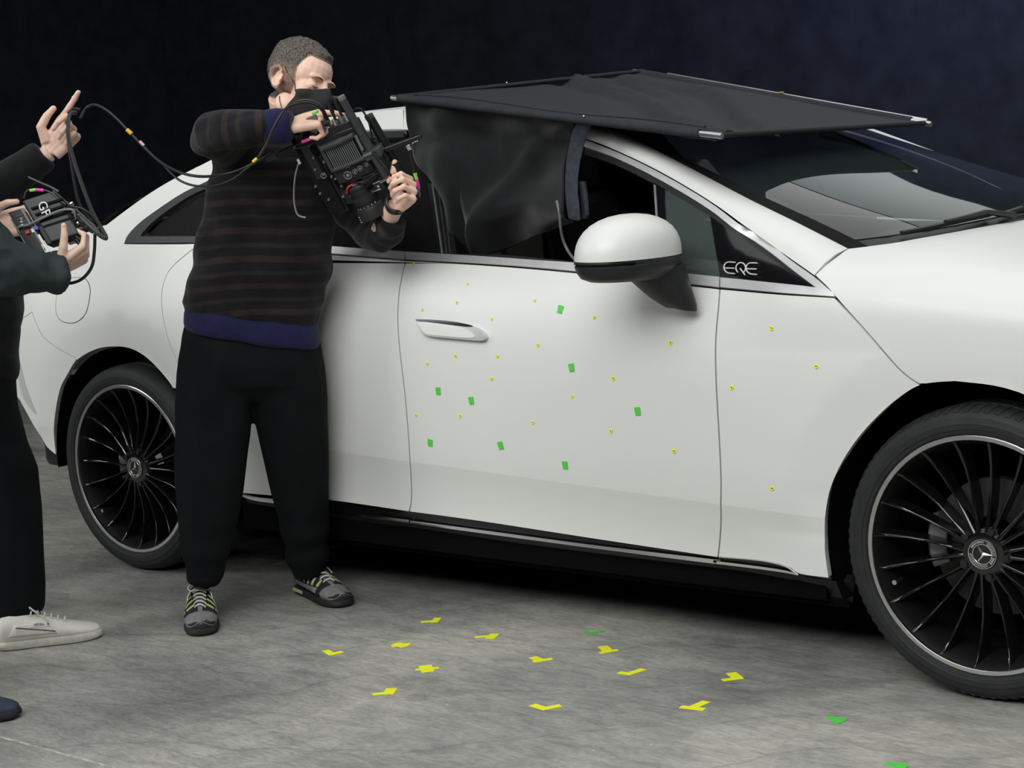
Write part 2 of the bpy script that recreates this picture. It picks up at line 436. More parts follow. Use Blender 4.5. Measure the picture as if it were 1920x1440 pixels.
def S(x, z):
    x = np.asarray(x, float); z = np.asarray(z, float)
    zz = z+.04*(x-1.3)*(1-sstep(.5, .72, z))*(1-sstep(2.9, 3.3, x))*sstep(-.4, 0, x)
    y = np.interp(zz, _zf, _yf)
    wh = sstep(2.35, 2.75, x)*(1-sstep(1.10, 1.16, z))
    zp = np.clip((z-.85)/(hoodH(x)-.85), 0, .97)
    yh = .002+(YC)*(1-(1-zp**4)**.25)
    y = np.where(z > .85, y*(1-wh)+yh*wh, y*(1-wh)+wh*np.minimum(y, .03)*1.0)
    y = y+plan(x)
    for cx_, cz_, ra in ((-.02, .365, .405), (3.105, .372, .40)):
        rr = np.hypot(x-cx_, z-cz_); a = np.clip((ra+.13-rr)/.13, 0, 1.2)
        up = sstep(-.1, .25, (z-cz_)/np.maximum(rr, .05))
        y = y+(.004-.020*a*(1-.0*a))*sstep(0, .03, a)*.0 + up*.016*np.clip((a-.08)/.9, 0, 1)
    return y
def Fs(a, b): return (a, S(a, b), b)
def on_side(u, v, off=0.0):
    y = .03
    for _ in range(14):
        p = on_plane(u, v, 1, y); y = .5*y+.5*(float(S(p[0], p[2]))+off)
    p = on_plane(u, v, 1, y); return p
def sx(pts, n=6, smooth=True, closed=False):
    """pixel polyline -> (x, z) on the body side; points with |u|<5 are already (x, z)"""
    P = [tuple(on_side(u, v)[[0, 2]]) if (abs(u) > 5 or abs(v) > 5) else (u, v) for u, v in pts]
    return spl(P, n, closed) if smooth and len(P) > 2 else P
gapB = sx([(761, 488), (756, 507), (749, 545), (746, 590), (748, 640), (756, 710), (763, 780), (768, 850), (771, 900), (771, 940), (767, 960)])
gapF = sx([(1350, 541), (1347, 580), (1342, 640), (1342, 690), (1345, 760), (1349, 830), (1352, 900), (1352, 960), (1350, 1010), (1346, 1046)])
gapR = sx([(377, 457), (350, 476), (318, 506), (305, 538), (303, 570), (309, 612), (321, 652), (336, 688), (-.02+.41*math.cos(.42), .36+.41*math.sin(.42))])
beltB = sx([(377, 457.5), (500, 466), (620, 477), (761, 488)])            # lower edge of the waist trim
beltF = sx([(761, 488), (900, 496), (1000, 503.5), (1100, 513), (1220, 527), (1350, 541)])
beltT = sx([(1350, 541), (1450, 550), (1530, 555), (1565, 557)])
archF = [(3.105+.40*math.cos(t), .372+.40*math.sin(t)) for t in np.linspace(math.radians(112), math.radians(-12), 30)]
archFl = sx([(1555, 1085), (1548, 1030), (1548, 975), (1556, 925), (1576, 875), (1604, 830), (1640, 788), (1680, 752), (1727, 723), (1790, 716)])
archRl = sx([(105, 853), (102, 820), (104, 775), (113, 730), (127, 702), (144, 676), (178, 656), (215, 650), (250, 656), (284, 679), (318, 718), (330, 742)])
archRr = [(-.02+.41*math.cos(t), .36+.41*math.sin(t)) for t in np.linspace(math.radians(44), math.radians(-10), 16)]
jA = min(i for i, p in enumerate(archRr[::-1]) if p[1] > .36+.41*math.sin(.42)-.02)
jR = min(range(len(archRl)), key=lambda i: abs(archRl[i][0]-on_side(144, 672)[0]))
bottomB = sx([(451, 925), (520, 931), (614, 938), (767, 960)], 4)
bottomF = sx([(767, 960), (900, 978), (1100, 1009), (1346, 1046)], 4)
bottomT = sx([(1346, 1046), (1440, 1054), (1478, 1064), (1500, 1077), (1555, 1085)], 5)
gapH = sx([(1527, 516), (1545, 534), (1565, 557), (1600, 596), (1640, 641), (1690, 696), (1727, 723)], 6)
G = .0045
CREASE = [(x, .466-.04*(x-1.3)*(1-float(sstep(2.9, 3.3, x)))*float(sstep(-.4, 0, x))+d) for x in np.arange(.3, 2.75, .012) for d in (-.007, -.0022, .0022, .007)]
panel('rear_door', Fs, [p for p in beltB]+gapB[1:]+bottomB[::-1][1:]+[(.41, .30)]+archRr[::-1][1:jA]+gapR[::-1], WHITE, car, .02, .018, G, extra=CREASE, mirror=YC)
panel('front_door', Fs, beltF+gapF[1:]+bottomF[::-1][1:]+gapB[::-1][1:], WHITE, car, .02, .018, G, extra=CREASE, mirror=YC)
jF = min(range(len(archFl)), key=lambda i: abs(archFl[i][0]-gapH[-1][0]))
iH = min(range(len(gapH)), key=lambda i: math.hypot(gapH[i][0]-beltT[-1][0], gapH[i][1]-beltT[-1][1]))
panel('front_wing', Fs, beltT+gapH[iH+1:]+archFl[:jF][::-1]+bottomT[::-1][1:]+gapF[::-1][1:], WHITE, car, .02, .018, G, extra=CREASE, mirror=YC)
# ---- rear quarter with the roof rail
railU = sx([(757, 204), (700, 208), (640, 215), (560, 232), (470, 263), (385, 305), (335, 330), (290, 356), (245, 387), (200, 421)])
railL = sx([(757, 243), (700, 244), (640, 249), (560, 262), (480, 288), (398, 335), (345, 361), (300, 390), (262, 418), (240, 441), (233, 457)])
tailtop = [(-.62, 1.13), (-.80, 1.095), (-.92, 1.04)]
bumpgap = sx([(60, 585), (77, 625), (92, 641), (112, 655), (128, 664), (144, 672)])
quarter = railL+sx([(233, 457), (300, 457.5), (377, 457)], 2)[1:]+gapR[1:]+[p for p in archRr[::-1] if p[1] > .36+.41*math.sin(.42)+.01]+archRl[jR:-4][::-1]+bumpgap[::-1][1:]+[(-.80, .80), (-.935, .86)]+tailtop[::-1]+railU[::-1]
panel('rear_quarter_panel', Fs, quarter, WHITE, car, .03, .02, G*.6, mirror=YC)
tailbot = sx([(105, 853), (88, 838), (72, 812), (52, 778), (38, 752)])
bumper = bumpgap+archRl[:jR][::-1]+tailbot[1:]+[(-.90, .60), (-.945, .66), (-.945, .86), (-.80, .80)]
panel('rear_bumper', Fs, bumper, WHITE, car, .03, .02, G*.6, mirror=YC)
# bumper corner intake seen edge-on and its reflector
o = panel('corner_inlet', Fs, sx([(34, 700), (44, 745), (66, 775), (66, 768), (48, 720), (36, 672)], 3, closed=True), mat('painted_inlet', (.50, .50, .49), .5, noise_amt=.05), car, .03, .004, 0, off=.002)
# charging flap
flap = sx([(140.6, 520.5), (160, 523), (168, 536), (169, 552), (165, 575), (158, 592), (140.6, 605), (118, 603), (107, 590), (105.4, 568), (109, 548), (121, 528)], 5, closed=True)
panel('charging_flap', Fs, flap, WHITE, car, .03, .003, 0, off=.0012)
mb = MB(); mb.tube([np.array([x, float(S(x, z))-.0006, z]) for x, z in flap+flap[:1]], .0011, 6, cap=False); mb.build('flap_seam', MATTBLK, car)
# ---- tail, boot lid, roof (white, spans both sides)
def Ftop(a, b):
    """a: 0..1 along upper rail curve, b: 0..1 across"""
    U = np.array(railU+tailtop)
    L_ = np.r_[0, np.cumsum(np.hypot(*np.diff(U, axis=0).T))]; L_ /= L_[-1]
    x = np.interp(a, L_, U[:, 0]); z = np.interp(a, L_, U[:, 1]); y0 = S(x, z)
    t = np.clip(b, 0, 1); y = y0+(2*YC-2*y0)*t
    cr = .016*(1-np.abs(2*t-1)**2.4)
    return (x-.0*t, y, z+cr)
panel('roof_panel', Ftop, [(0, 0), (.42, 0), (.42, 1), (0, 1)], WHITE, car, .04, .015, 0, outward=(0, 0, 1))
panel('rear_screen', Ftop, [(.425, .03), (.80, .03), (.80, .97), (.425, .97)], GLOSSBLK, car, .04, .01, 0, outward=(-.3, 0, 1))
panel('boot_lid', Ftop, [(.80, 0), (1, 0), (1, 1), (.80, 1)], WHITE, car, .04, .015, 0, outward=(-.5, 0, 1))
mb = MB()
rings = []
for z in (1.04, .95, .86, .7, .60):
    y0 = float(S(-.93, z)); xs = [-.93-.07*(1-(2*t-1)**2)**.5*1 for t in np.linspace(0, 1, 15)]
    rings.append([(x+(.05 if z < .62 else 0), y0+(2*YC-2*y0)*t, z) for x, t in zip(xs, np.linspace(0, 1, 15))])
mb.loft(rings, cap=False, closed=False); mb.build('tail_panel', WHITE, car)
mb = MB(); mb.box((-.86, YC, .42), (.06, 0, 0), (0, .62, 0), (0, 0, .17)); mb.build('rear_diffuser', SATINBLK, car, bevel=.03)
# ---- bonnet (clamshell) : lower part follows S, upper part a rounded section
def Fh(a, s):
    a = np.asarray(a, float); s = np.asarray(s, float)
    H = hoodH(a); zl = np.minimum(s, .85); y0 = S(a, .85); yl = S(a, zl)
    ph = np.clip(s-.85, 0, PI-1e-3); c = np.abs(np.cos(ph)); q = np.sin(ph)
    r = (c**4+q**4)**-.25
    half = YC-y0
    yy = y0+half*(1-np.sign(np.cos(ph))*r*c); zz = .85+(H-.85)*r*q
    # raised centre of the bonnet beyond the crease
    kx = np.interp(a, [2.7, 3.0, 3.3, 3.7, 4.0], [.50, .66, .72, .76, .8]); up = sstep(kx-.05, kx+.05, ph)*(1-sstep(PI-kx-.05, PI-kx+.05, ph))
    zz = zz+.012*up*sstep(2.7, 2.95, a)
    return (a, np.where(s < .85, yl, yy), np.where(s < .85, zl, zz))
def on_surf(F, u, v, ar, br, n=60):
    A, B = np.meshgrid(np.linspace(*ar, n), np.linspace(*br, n)); X = np.stack(F(A.ravel(), B.ravel()), -1)
    d = ((project(X)-[u, v])**2).sum(1); i = d.argmin(); p = np.array([A.ravel()[i], B.ravel()[i]])
    for _ in range(12):
        f0 = project(np.stack(F(p[:1], p[1:]), -1))[0]; e = 1e-4
        fa = project(np.stack(F(p[:1]+e, p[1:]), -1))[0]; fb = project(np.stack(F(p[:1], p[1:]+e), -1))[0]
        J = np.array([(fa-f0)/e, (fb-f0)/e]).T
        try: st = np.linalg.solve(J, np.array([u, v])-f0)
        except Exception: break
        st = np.clip(st, -.05, .05); p = p+st
        p = np.clip(p, [ar[0], br[0]], [ar[1], br[1]])
    return p
hs = [(x, float(z) if z < .85 else None) for x, z in gapH]
def side_to_hood(x, z):
    if z <= .85: return (x, z)
    zp = min((z-.85)/(float(hoodH(x))-.85), .999)
    lo, hi = 0, PI/2
    for _ in range(40):
        m_ = (lo+hi)/2; c, q = math.cos(m_), math.sin(m_); r = (c**4+q**4)**-.25
        if r*q < zp: lo = m_
        else: hi = m_
    return (x, .85+lo)
gh = [side_to_hood(x, z) for x, z in gapH]
cowl_px = [(1590, 466), (1640, 460), (1700, 451), (1800, 433), (1915, 413)]
cowl = [tuple(on_surf(Fh, u, v, (2.55, 3.2), (.9, .85+PI/2))) for u, v in cowl_px]
# ---- bonnet outline
cut_px = [(1527, 516), (1545, 499), (1566, 483), (1590, 466)]
cut = [tuple(on_surf(Fh, u, v, (2.4, 2.9), (.86, 2.2))) for u, v in cut_px]
cut[0] = gh[0]
CEN = .85+PI/2
cowlc = spl(cowl, 5)+[(2.914, CEN)]
archfwd = [p for p in archFl[jF:] if p[0] > gapH[-1][0]+.01]+[p for p in archF if p[0] > 3.12]
hood = spl(cut, 4)+cowlc[1:]+[(3.4, CEN), (4.03, CEN), (4.03, 1.3), (4.03, .85), (4.03, .35), (3.9, .26), (3.7, .24), (3.52, .26)]+archfwd[::-1]+gh[::-1][1:]
panel('bonnet', Fh, hood, WHITE, car, .025, .018, G, outward=(0, -.6, .8), mirror=YC)
mb = MB(); mb.box((4.0, YC, .5), (.05, 0, 0), (0, .62, 0), (0, 0, .25)); mb.build('front_grille', GLOSSBLK, car, bevel=.04)
# ---- A pillar and roof rail
def pillar_y(z): return np.interp(z, [1.0, 1.083, 1.44, 1.53], [.15, .179, .335, .37])
def on_fn(u, v, fn, y=.25):
    for _ in range(14):
        p = on_plane(u, v, 1, y); y = .5*y+.5*float(fn(p[2]))
    return on_plane(u, v, 1, y)
PU = np.array([on_fn(u, v, pillar_y) for u, v in [(757, 204), (850, 205), (950, 210), (1040, 221), (1113, 237), (1155, 247), (1200, 266), (1300, 318), (1400, 371), (1500, 420), (1590, 466)]])
PL = np.array([on_side(u, v) for u, v in [(757, 243), (850, 243), (950, 244), (1040, 250), (1103, 262), (1160, 284), (1240, 323), (1330, 376), (1400, 426), (1470, 476), (1527, 516)]])
PU[-1] = np.array(Fh(np.array([cowl[0][0]]), np.array([cowl[0][1]]))).ravel()
PU[0] = np.array([railU[0][0], float(S(*railU[0])), railU[0][1]])
def crv(P, t):
    P = np.array(spl([tuple(p) for p in P], 12)); L_ = np.linspace(0, 1, len(P)); t = np.clip(t, 0, 1)
    return np.stack([np.interp(t, L_, P[:, k]) for k in range(3)], -1)
def Fp(a, b):
    a = np.asarray(a, float); b = np.asarray(b, float)[..., None]
    P = crv(PL, a)*(1-b)+crv(PU, a)*b+4*b*(1-b)*np.array([.006, -.016, .011])
    return (P[..., 0], P[..., 1], P[..., 2])
panel('roof_pillar', Fp, [(t, 0) for t in np.linspace(0, 1, 60)]+[(1, .33), (1, .66)]+[(t, 1) for t in np.linspace(1, 0, 60)], WHITE, car, .02, .012, 0, outward=(.3, -.6, .6), mirror=YC)
TW = .41
def Fw(a, b):
    a = np.asarray(a, float); b = np.asarray(b, float)
    U = crv(PU, a); q = np.abs(2*b-1); k = sstep(TW-.1, 1, a)
    cx = (.0+.215*k**1.2)*(1-q**(2.6+2.6*k)); cz = (.014+.010*k)*(1-q**2.6)
    cx = cx*sstep(0, TW, a)
    return (U[..., 0]+cx, U[..., 1]+(2*YC-2*U[..., 1])*b, U[..., 2]+cz)
panel('roof_glass', Fw, [(0, 0), (TW, 0)]+[(TW, b) for b in np.linspace(.1, .9, 9)]+[(TW, 1), (0, 1)], GLOSSBLK, car, .03, .01, 0, outward=(0, 0, 1))
bs = .020
panel('windscreen', Fw, [(TW, bs), (.965, bs)]+[(.965, b) for b in np.linspace(.06, .94, 14)]+[(.965, 1-bs), (TW, 1-bs)]+[(TW, b) for b in np.linspace(.9, .1, 9)], WGLASS, car, .03, 0, 0, outward=(.5, 0, 1))
for b0, b1 in ((0, bs), (1-bs, 1)):
    panel('screen_seal', Fw, [(t, b0) for t in np.linspace(TW, 1, 30)]+[(t, b1) for t in np.linspace(1, TW, 30)], MATTBLK, car, .02, .006, 0, off=.001, outward=(.5, 0, 1))
panel('cowl_panel', Fw, [(.955, bs), (1, bs)]+[(1, b) for b in np.linspace(.06, .94, 14)]+[(1, 1-bs), (.955, 1-bs)]+[(.955, b) for b in np.linspace(.94, .06, 14)], SATINBLK, car, .02, .02, 0, off=-.003, outward=(.5, 0, 1))
panel('header_band', Fw, [(TW-.01, 0), (TW+.035, 0)]+[(TW+.035, b) for b in np.linspace(.05, .95, 12)]+[(TW+.035, 1), (TW-.01, 1)]+[(TW-.01, b) for b in np.linspace(.95, .05, 12)], GLOSSBLK, car, .02, 0, 0, off=-.0015, outward=(.5, 0, 1))
# wipers, lying low on the glass
def wpt(a, b, off=.012):
    p = np.stack(Fw(np.array([a]), np.array([b])), -1)[0]; return p+np.array([.4, 0, .9])*off
for a0, b0, a1, b1 in ((.975, .07, .966, .30), (.972, .34, .958, .62)):
    mb = MB(); mb.tube([wpt(a0+(a1-a0)*t, b0+(b1-b0)*t, .012+.004*math.sin(PI*t)) for t in np.linspace(0, 1, 12)], .008, 6, flat=.8)
    wp = mb.build('wiper', SATINBLK, car)
    mb = MB(); mb.tube([wpt(a0+(a1-a0)*t-.0*t, b0+(b1-b0)*t, .024) for t in (.35, .6, .9)]+[wpt(.99, b1+.05, .016)], [.007, .009, .012, .016], 8, flat=.6); mb.build('wiper_arm', SATINBLK, wp)
# ---- window trims and panes on the near side (mirrored on the far side)
def pl(name, pts, mt, off=0.0, thick=.008, n=4, smooth=True, grid=.03, mirror=YC, sh=0):
    return panel(name, Fs, sx(pts, n, smooth), mt, car, grid, thick, sh, off=off, mirror=mirror)
def strip(top, bot, n=5): return sx(top, n)+sx(bot, n)[::-1]
panel('waist_trim', Fs, strip([(762, 472.5), (900, 481), (1000, 488), (1090, 494.5), (1220, 507), (1350, 520)], [(762, 487), (900, 495), (1000, 502), (1100, 511.5), (1220, 525), (1350, 539)]), TRIM, car, .03, .012, 0, off=.004, mirror=YC)
panel('waist_trim', Fs, strip([(500, 452), (620, 462), (759, 472)], [(500, 465), (620, 475.5), (759, 486.5)]), TRIM, car, .03, .012, 0, off=.003, mirror=YC)
panel('waist_trim', Fs, strip([(1352, 521), (1450, 531), (1530, 540), (1563, 549)], [(1352, 539), (1450, 548), (1530, 554), (1566, 556.5)]), TRIM, car, .03, .012, 0, off=.004, mirror=YC)
panel('pillar_trim', Fs, strip([(1095, 262), (1160, 287), (1240, 326), (1330, 379), (1400, 429), (1470, 479), (1527, 520), (1562, 549)], [(1095, 275), (1160, 299), (1240, 339), (1330, 393), (1400, 444), (1470, 494), (1512, 526), (1532, 541)]), TRIM, car, .02, .012, 0, off=.003, mirror=YC)
panel('door_frame', Fs, strip([(1095, 276), (1160, 300), (1240, 340), (1330, 394), (1400, 445), (1470, 495), (1532, 541)], [(1095, 288), (1160, 311), (1240, 352), (1330, 405), (1400, 455), (1470, 502), (1522, 540)]), SATINBLK, car, .02, .02, 0, off=-.004, mirror=YC)
pl('window_post', [(1224, 342), (1246, 354), (1251, 508), (1234, 506)], GLOSSBLK, 0, .02, smooth=False)
pl('post_edge', [(1226, 346), (1230, 348), (1240, 506), (1236, 506)], MIDGREY, .002, .004, smooth=False)
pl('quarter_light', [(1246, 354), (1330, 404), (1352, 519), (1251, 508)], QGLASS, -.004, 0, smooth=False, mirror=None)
panel('far_quarter_light', Fs, sx([(1246, 354), (1330, 404), (1352, 519), (1251, 508)], 2, False), MATTBLK, car, .03, .004, 0, off=-.004, mirror=YC)
bpy.data.objects.remove(bpy.data.objects['far_quarter_light'])
pl('sail_panel', [(1331, 405), (1400, 454), (1470, 501), (1530, 541), (1440, 530), (1350, 520)], GLOSSBLK, -.001, .01, smooth=False)
panel('rear_frame', Fs, strip([(234, 456), (241, 442), (263, 419), (301, 391), (346, 362), (399, 336), (480, 290), (560, 265), (640, 251), (757, 246)], [(262, 447), (270, 434), (290, 414), (322, 390), (360, 366), (405, 345), (480, 302), (560, 276), (640, 263), (757, 258)]), DARKTRIM, car, .02, .014, 0, off=.002, mirror=YC)
panel('rear_frame', Fs, strip([(240, 444), (300, 443.5), (377, 444), (500, 451)], [(234, 456.5), (300, 456.5), (377, 456), (500, 465)]), DARKTRIM, car, .02, .014, 0, off=.003, mirror=YC)
pl('rear_side_glass', [(262, 446), (290, 414), (360, 366), (405, 345), (480, 302), (560, 276), (640, 263), (757, 258), (800, 262), (815, 476), (620, 462), (377, 445)], MATTBLK, -.02, .004, smooth=False)
pl('centre_pillar', [(797, 340), (836, 340), (852, 482), (818, 480)], SATINBLK, -.012, .05, smooth=False)
for d, mt_ in ((6, MIDGREY), (16, GREY), (24, GREY)):  # grey strips paint the highlights along the black rubber seals
    pl('seal_highlight', [(800+d, 342), (803+d, 342), (823+d*.85, 480), (820+d*.85, 480)], mt_, -.008, .004, smooth=False)
pl('waist_seal', [(822, 474), (950, 477), (1095, 491), (1095, 495), (950, 485), (822, 479)], SATINBLK, -.004, .01, smooth=False)
# ---- EQE lettering on the sail panel
def on_side_pts(pts, off): return [on_side(u, v)+np.array([0, -off, 0]) for u, v in pts]
def e_shape(dx, dy):
    return [[(1382+dx, 491.5+dy), (1368+dx, 491+dy), (1362+dx, 495+dy), (1360.5+dx, 501+dy), (1362.5+dx, 507+dy), (1369+dx, 511.5+dy), (1381+dx, 512.5+dy)], [(1361.5+dx, 502+dy), (1380+dx, 502.5+dy)]]
q_ = [(1392+9*math.cos(t), 502+10*math.sin(t)) for t in np.linspace(math.radians(50), math.radians(-235), 16)]
mb = MB()
for st in e_shape(0, 0)+e_shape(41.5, 1.5)+[q_, [(1391, 503), (1400, 515)]]:
    P = on_side_pts(spl(st, 3) if len(st) > 2 else st, .008); mb.tube(P, .0019, 6)
mb.build('lettering', mat('badge_silver', (.7, .7, .7), .35, metal=.3, noise_amt=.03), car)
# ---- sill, chrome strip, underbody
o = panel('sill_gloss', Fs, strip([(600, 930), (767, 955), (900, 973), (1100, 1004), (1346, 1041), (1440, 1050), (1478, 1060), (1500, 1073), (1555, 1082)], [(600, 958), (767, 980), (900, 998), (1100, 1025), (1340, 1058), (1440, 1070), (1500, 1080), (1550, 1088), (1556, 1088)]), GLOSSBLK, car, .03, .02, 0, off=-.009, mirror=YC)
panel('sill_strip', Fs, strip([(674, 964), (700, 966), (762, 974), (767, 975), (767.5, 975)], [(674, 969), (700, 972), (762, 980), (767, 981), (767.5, 981)]), CHROME, car, .02, .003, 0, off=.002, mirror=YC)
panel('sill_strip', Fs, strip([(770, 976), (900, 993), (1100, 1020), (1334, 1048), (1338, 1050)], [(770, 981), (900, 999), (1100, 1026), (1334, 1056), (1338, 1055)]), CHROME, car, .02, .003, 0, off=.002, mirror=YC)
panel('sill_strip', Fs, strip([(1344, 1052), (1440, 1064), (1480, 1071), (1496, 1077)], [(1344, 1057), (1440, 1069), (1480, 1075), (1496, 1079)]), CHROME, car, .02, .003, 0, off=.002, mirror=YC)
mb = MB(); mb.tube([on_side(u, v)+np.array([0, -.002, 0]) for u, v in spl([(1349, 1044), (1400, 1048), (1440, 1053), (1474, 1062), (1492, 1074), (1497, 1078)], 5)], .0022, 6); mb.build('sill_lip', CHROME, car)
panel('sill_strip', Fs, strip([(451, 925), (480, 931), (524, 936), (525, 936)], [(455, 930), (480, 938), (524, 944), (525, 944)]), CHROME, car, .02, .006, 0, off=.004, mirror=YC)
rock = [(x, z-.012) for x, z in bottomB[::1]+bottomF[1:]+bottomT[1:]]
low = sx([(1572, 1143), (1450, 1134), (1330, 1118), (1100, 1085), (900, 1056), (700, 1027)], 4)
def Fr(a, b): return (a, S(a, b)+.02+.09*sstep(.27, .10, b), b)
panel('rocker_panel', Fr, rock+[(2.75, .24)]+[(x, z) for x, z in low]+[(.42, .19)], SATINBLK, car, .04, .03, 0, mirror=YC)
def Fi(a, b): return (a, S(a, b)*0+.075+.25*sstep(1.0, 1.6, b)+.33*sstep(-.6, -.95, a), b)
inner = [(.47, .18), (2.66, .18), (2.66, 1.0), (2.55, 1.03), (1.5, 1.055), (.47, 1.08)]
panel('inner_panel', Fi, inner, DEEPBLK, car, .08, .02, 0, mirror=YC)
mb = MB()
mb.box((1.55, YC, .17), (2.3, 0, 0), (0, .62, 0), (0, 0, .02))
mb.box((1.56, YC, .18), (1.15, 0, 0), (0, .84, 0), (0, 0, .02))
mb.build('underfloor', DEEPBLK, car, smooth=False)
for xc, zc, ra in ((-.02, .36, .418), (3.105, .372, .408)):
    for sd in (1, -1):
        mb = MB(); ys = (.028, .33); rings = []
        for y in ys:
            rings.append([(xc+ra*math.cos(t), y if sd > 0 else 2*YC-y, zc+ra*math.sin(t)) for t in np.linspace(math.radians(-30 if xc < 1 else -38), math.radians(184 if xc < 1 else 205), 40)])
        mb.loft(rings, cap=False, closed=False)
        yb = ys[1] if sd > 0 else 2*YC-ys[1]
        mb.add(rings[1]+[(xc, yb, zc)], [(i, i+1, 40) for i in range(39)])
        mb.build('wheel_arch_liner', DEEPBLK, car)
# ---- cabin
mb = MB()
rings = []
for x, z, d in ((2.02, .93, .0), (2.05, 1.0, 0), (2.12, 1.025, .0), (2.4, 1.03, 0), (2.7, 1.03, 0), (2.84, 1.05, 0)):
    rings.append([(x+.07*(1-(2*t-1)**2), .17+(2*YC-.34)*t, z+.012*math.sin(3*PI*t)**2*(x < 2.3)) for t in np.linspace(0, 1, 17)])
mb.loft(rings, cap=False, closed=False); mb.build('dashboard', mat('dashboard_grey', (.06, .063, .063), .75, noise_amt=.15), car)
mb = MB(); mb.box((2.02, YC, .66), (.05, 0, 0), (0, .78, 0), (0, 0, .3)); mb.build('bulkhead', DEEPBLK, car, bevel=.02)
st = mat('seat_leather_black', (.008, .008, .009), .6, noise_amt=.2)
for y in (.50, 1.38):
    mb = MB()
    mb.box((1.35, y, .58), (.26, 0, 0), (0, .25, 0), (0, 0, .07)); seat = mb.build('seat', st, car, bevel=.04)
    mb = MB(); mb.box((1.02, y, .90), (.06, 0, -.01), (0, .24, 0), (-.07, 0, .30), taper=.8); mb.build('backrest', st, seat, bevel=.04)
    mb = MB(); mb.box((.93, y, 1.27), (.045, 0, 0), (0, .13, 0), (-.01, 0, .08)); mb.build('headrest', st, seat, bevel=.03)
mb = MB(); c = np.array([1.90, .52, 1.0]); ax = np.array([-.85, 0, .45]); ax /= np.linalg.norm(ax); up = np.array([.45, 0, .85]); sd = np.cross(ax, up)
mb.tube([c+.185*(math.cos(t)*up+math.sin(t)*sd) for t in np.linspace(0, 2*PI, 33)], .016, 8, cap=False)
mb.box(c+ax*-.02, sd*.17, up*.025, ax*.015); mb.box(c+ax*-.02-up*.08, sd*.02, up*.09, ax*.015); mb.ball(c-ax*.02, (.06, .06, .06))
mb.build('steering_wheel', mat('steering_leather', (.03, .032, .034), .5, noise_amt=.1), car)
# ---- door mirror (near and far)
def make_mirror(sg):
    def P(x, y, z): return (x, y if sg > 0 else 2*YC-y, z)
    C0 = np.array([2.222, -.112, 1.086]); hx, hy = .114, .158; a0 = math.radians(-8)
    def ring(s, z, dx=0, dy=0, e=2.15, n=36):
        out = []
        for k in range(n):
            t = 2*PI*k/n; c, q = math.cos(t), math.sin(t); r = (abs(c)**e+abs(q)**e)**(-1/e)
            lx, ly = hx*s*r*c, hy*s*r*q
            out.append(P(C0[0]+dx+lx*math.cos(a0)-ly*math.sin(a0), C0[1]+dy+lx*math.sin(a0)+ly*math.cos(a0), z))
        return out
    mb = MB(); R_ = []
    for h in (0, .08, .2, .35, .5, .65, .78, .88, .95, .99, 1.0):
        s = (1-h**2.5)**(1/2.2) if h < 1 else .02
        R_.append(ring(max(s, .02), C0[2]+.004+.112*h, dx=.004*h, dy=.004*h))
    mb.loft(R_); cap = mb.build('mirror', WHITE, car, auto=60)
    mb = MB(); R_ = [ring(.985, C0[2]+.006), ring(.995, C0[2]-.002), ring(.97, C0[2]-.006), ring(1.0, C0[2]-.011), ring(.975, C0[2]-.026), ring(.90, C0[2]-.042), ring(.74, C0[2]-.052), ring(.4, C0[2]-.056)]
    mb.loft(R_); mb.build('housing', PLASTIC, cap, auto=50)
    mb = MB(); mb.tube([np.array(q) for q in ring(1.0, C0[2]-.0035)[14:34]], .0022, 6); mb.build('indicator_strip', GLOSSBLK, cap)
    mb = MB(); R_ = []
    for t in np.linspace(0, 1, 9):
        c = np.array([2.245+.050*t**1.1, -.045+.030*t+.01*t*t, 1.062-.112*t]); wx = .078*(1-t)**1.5+.046*t**.5+.002; wy = .055*(1-t)+.030
        wx = np.interp(t, [0, .15, .35, .6, .85, 1], [.092, .090, .085, .078, .070, .058]); 
        R_.append([P(c[0]+wx*math.cos(k*PI/8)*1.0, c[1]+wy*math.sin(k*PI/8), c[2]-.012*t*math.cos(k*PI/8)) for k in range(16)])
    R_.append([P(2.300+.035*math.cos(k*PI/8), -.01+.02*math.sin(k*PI/8), .948) for k in range(16)])
    mb.loft(R_); mb.build('mirror_foot', PLASTIC, cap, auto=60)
    mb = MB(); mb.loft([[P(2.150, -.112+.11*math.cos(k*PI/12), 1.10+.05*math.sin(k*PI/12)) for k in range(24)], [P(2.142, -.112+.10*math.cos(k*PI/12), 1.10+.045*math.sin(k*PI/12)) for k in range(24)]])
    mb.build('mirror_glass', CHROME, cap)
make_mirror(1); make_mirror(-1)
# ---- door handles
hd = panel('door_handle', Fs, sx([(789, 601), (830, 604), (870, 608), (898, 615), (913, 626), (916, 634), (908, 638.5), (880, 637), (840, 633.5), (812, 630.5), (799, 625), (792, 613)], 4, closed=True), TRIM, car, .008, .022, 0, off=.016, mirror=None)
o = panel('handle_cap', Fs, sx([(792, 605), (830, 609), (865, 614), (885, 621), (897, 632), (880, 633.5), (840, 630.5), (812, 627.5), (801, 622), (795, 613)], 4, closed=True), mat('handle_white', (.78, .78, .77), .3, coat=.5, noise_amt=.02), car, .008, .004, 0, off=.0185)
o = panel('handle_band', Fs, sx([(789, 599.5), (830, 601), (868, 605.5), (894, 612), (880, 613), (850, 609.5), (810, 604.5), (790, 603)], 4, closed=True), GLOSSBLK, car, .008, .004, 0, off=.018)
for u_ in (803, 807): pass
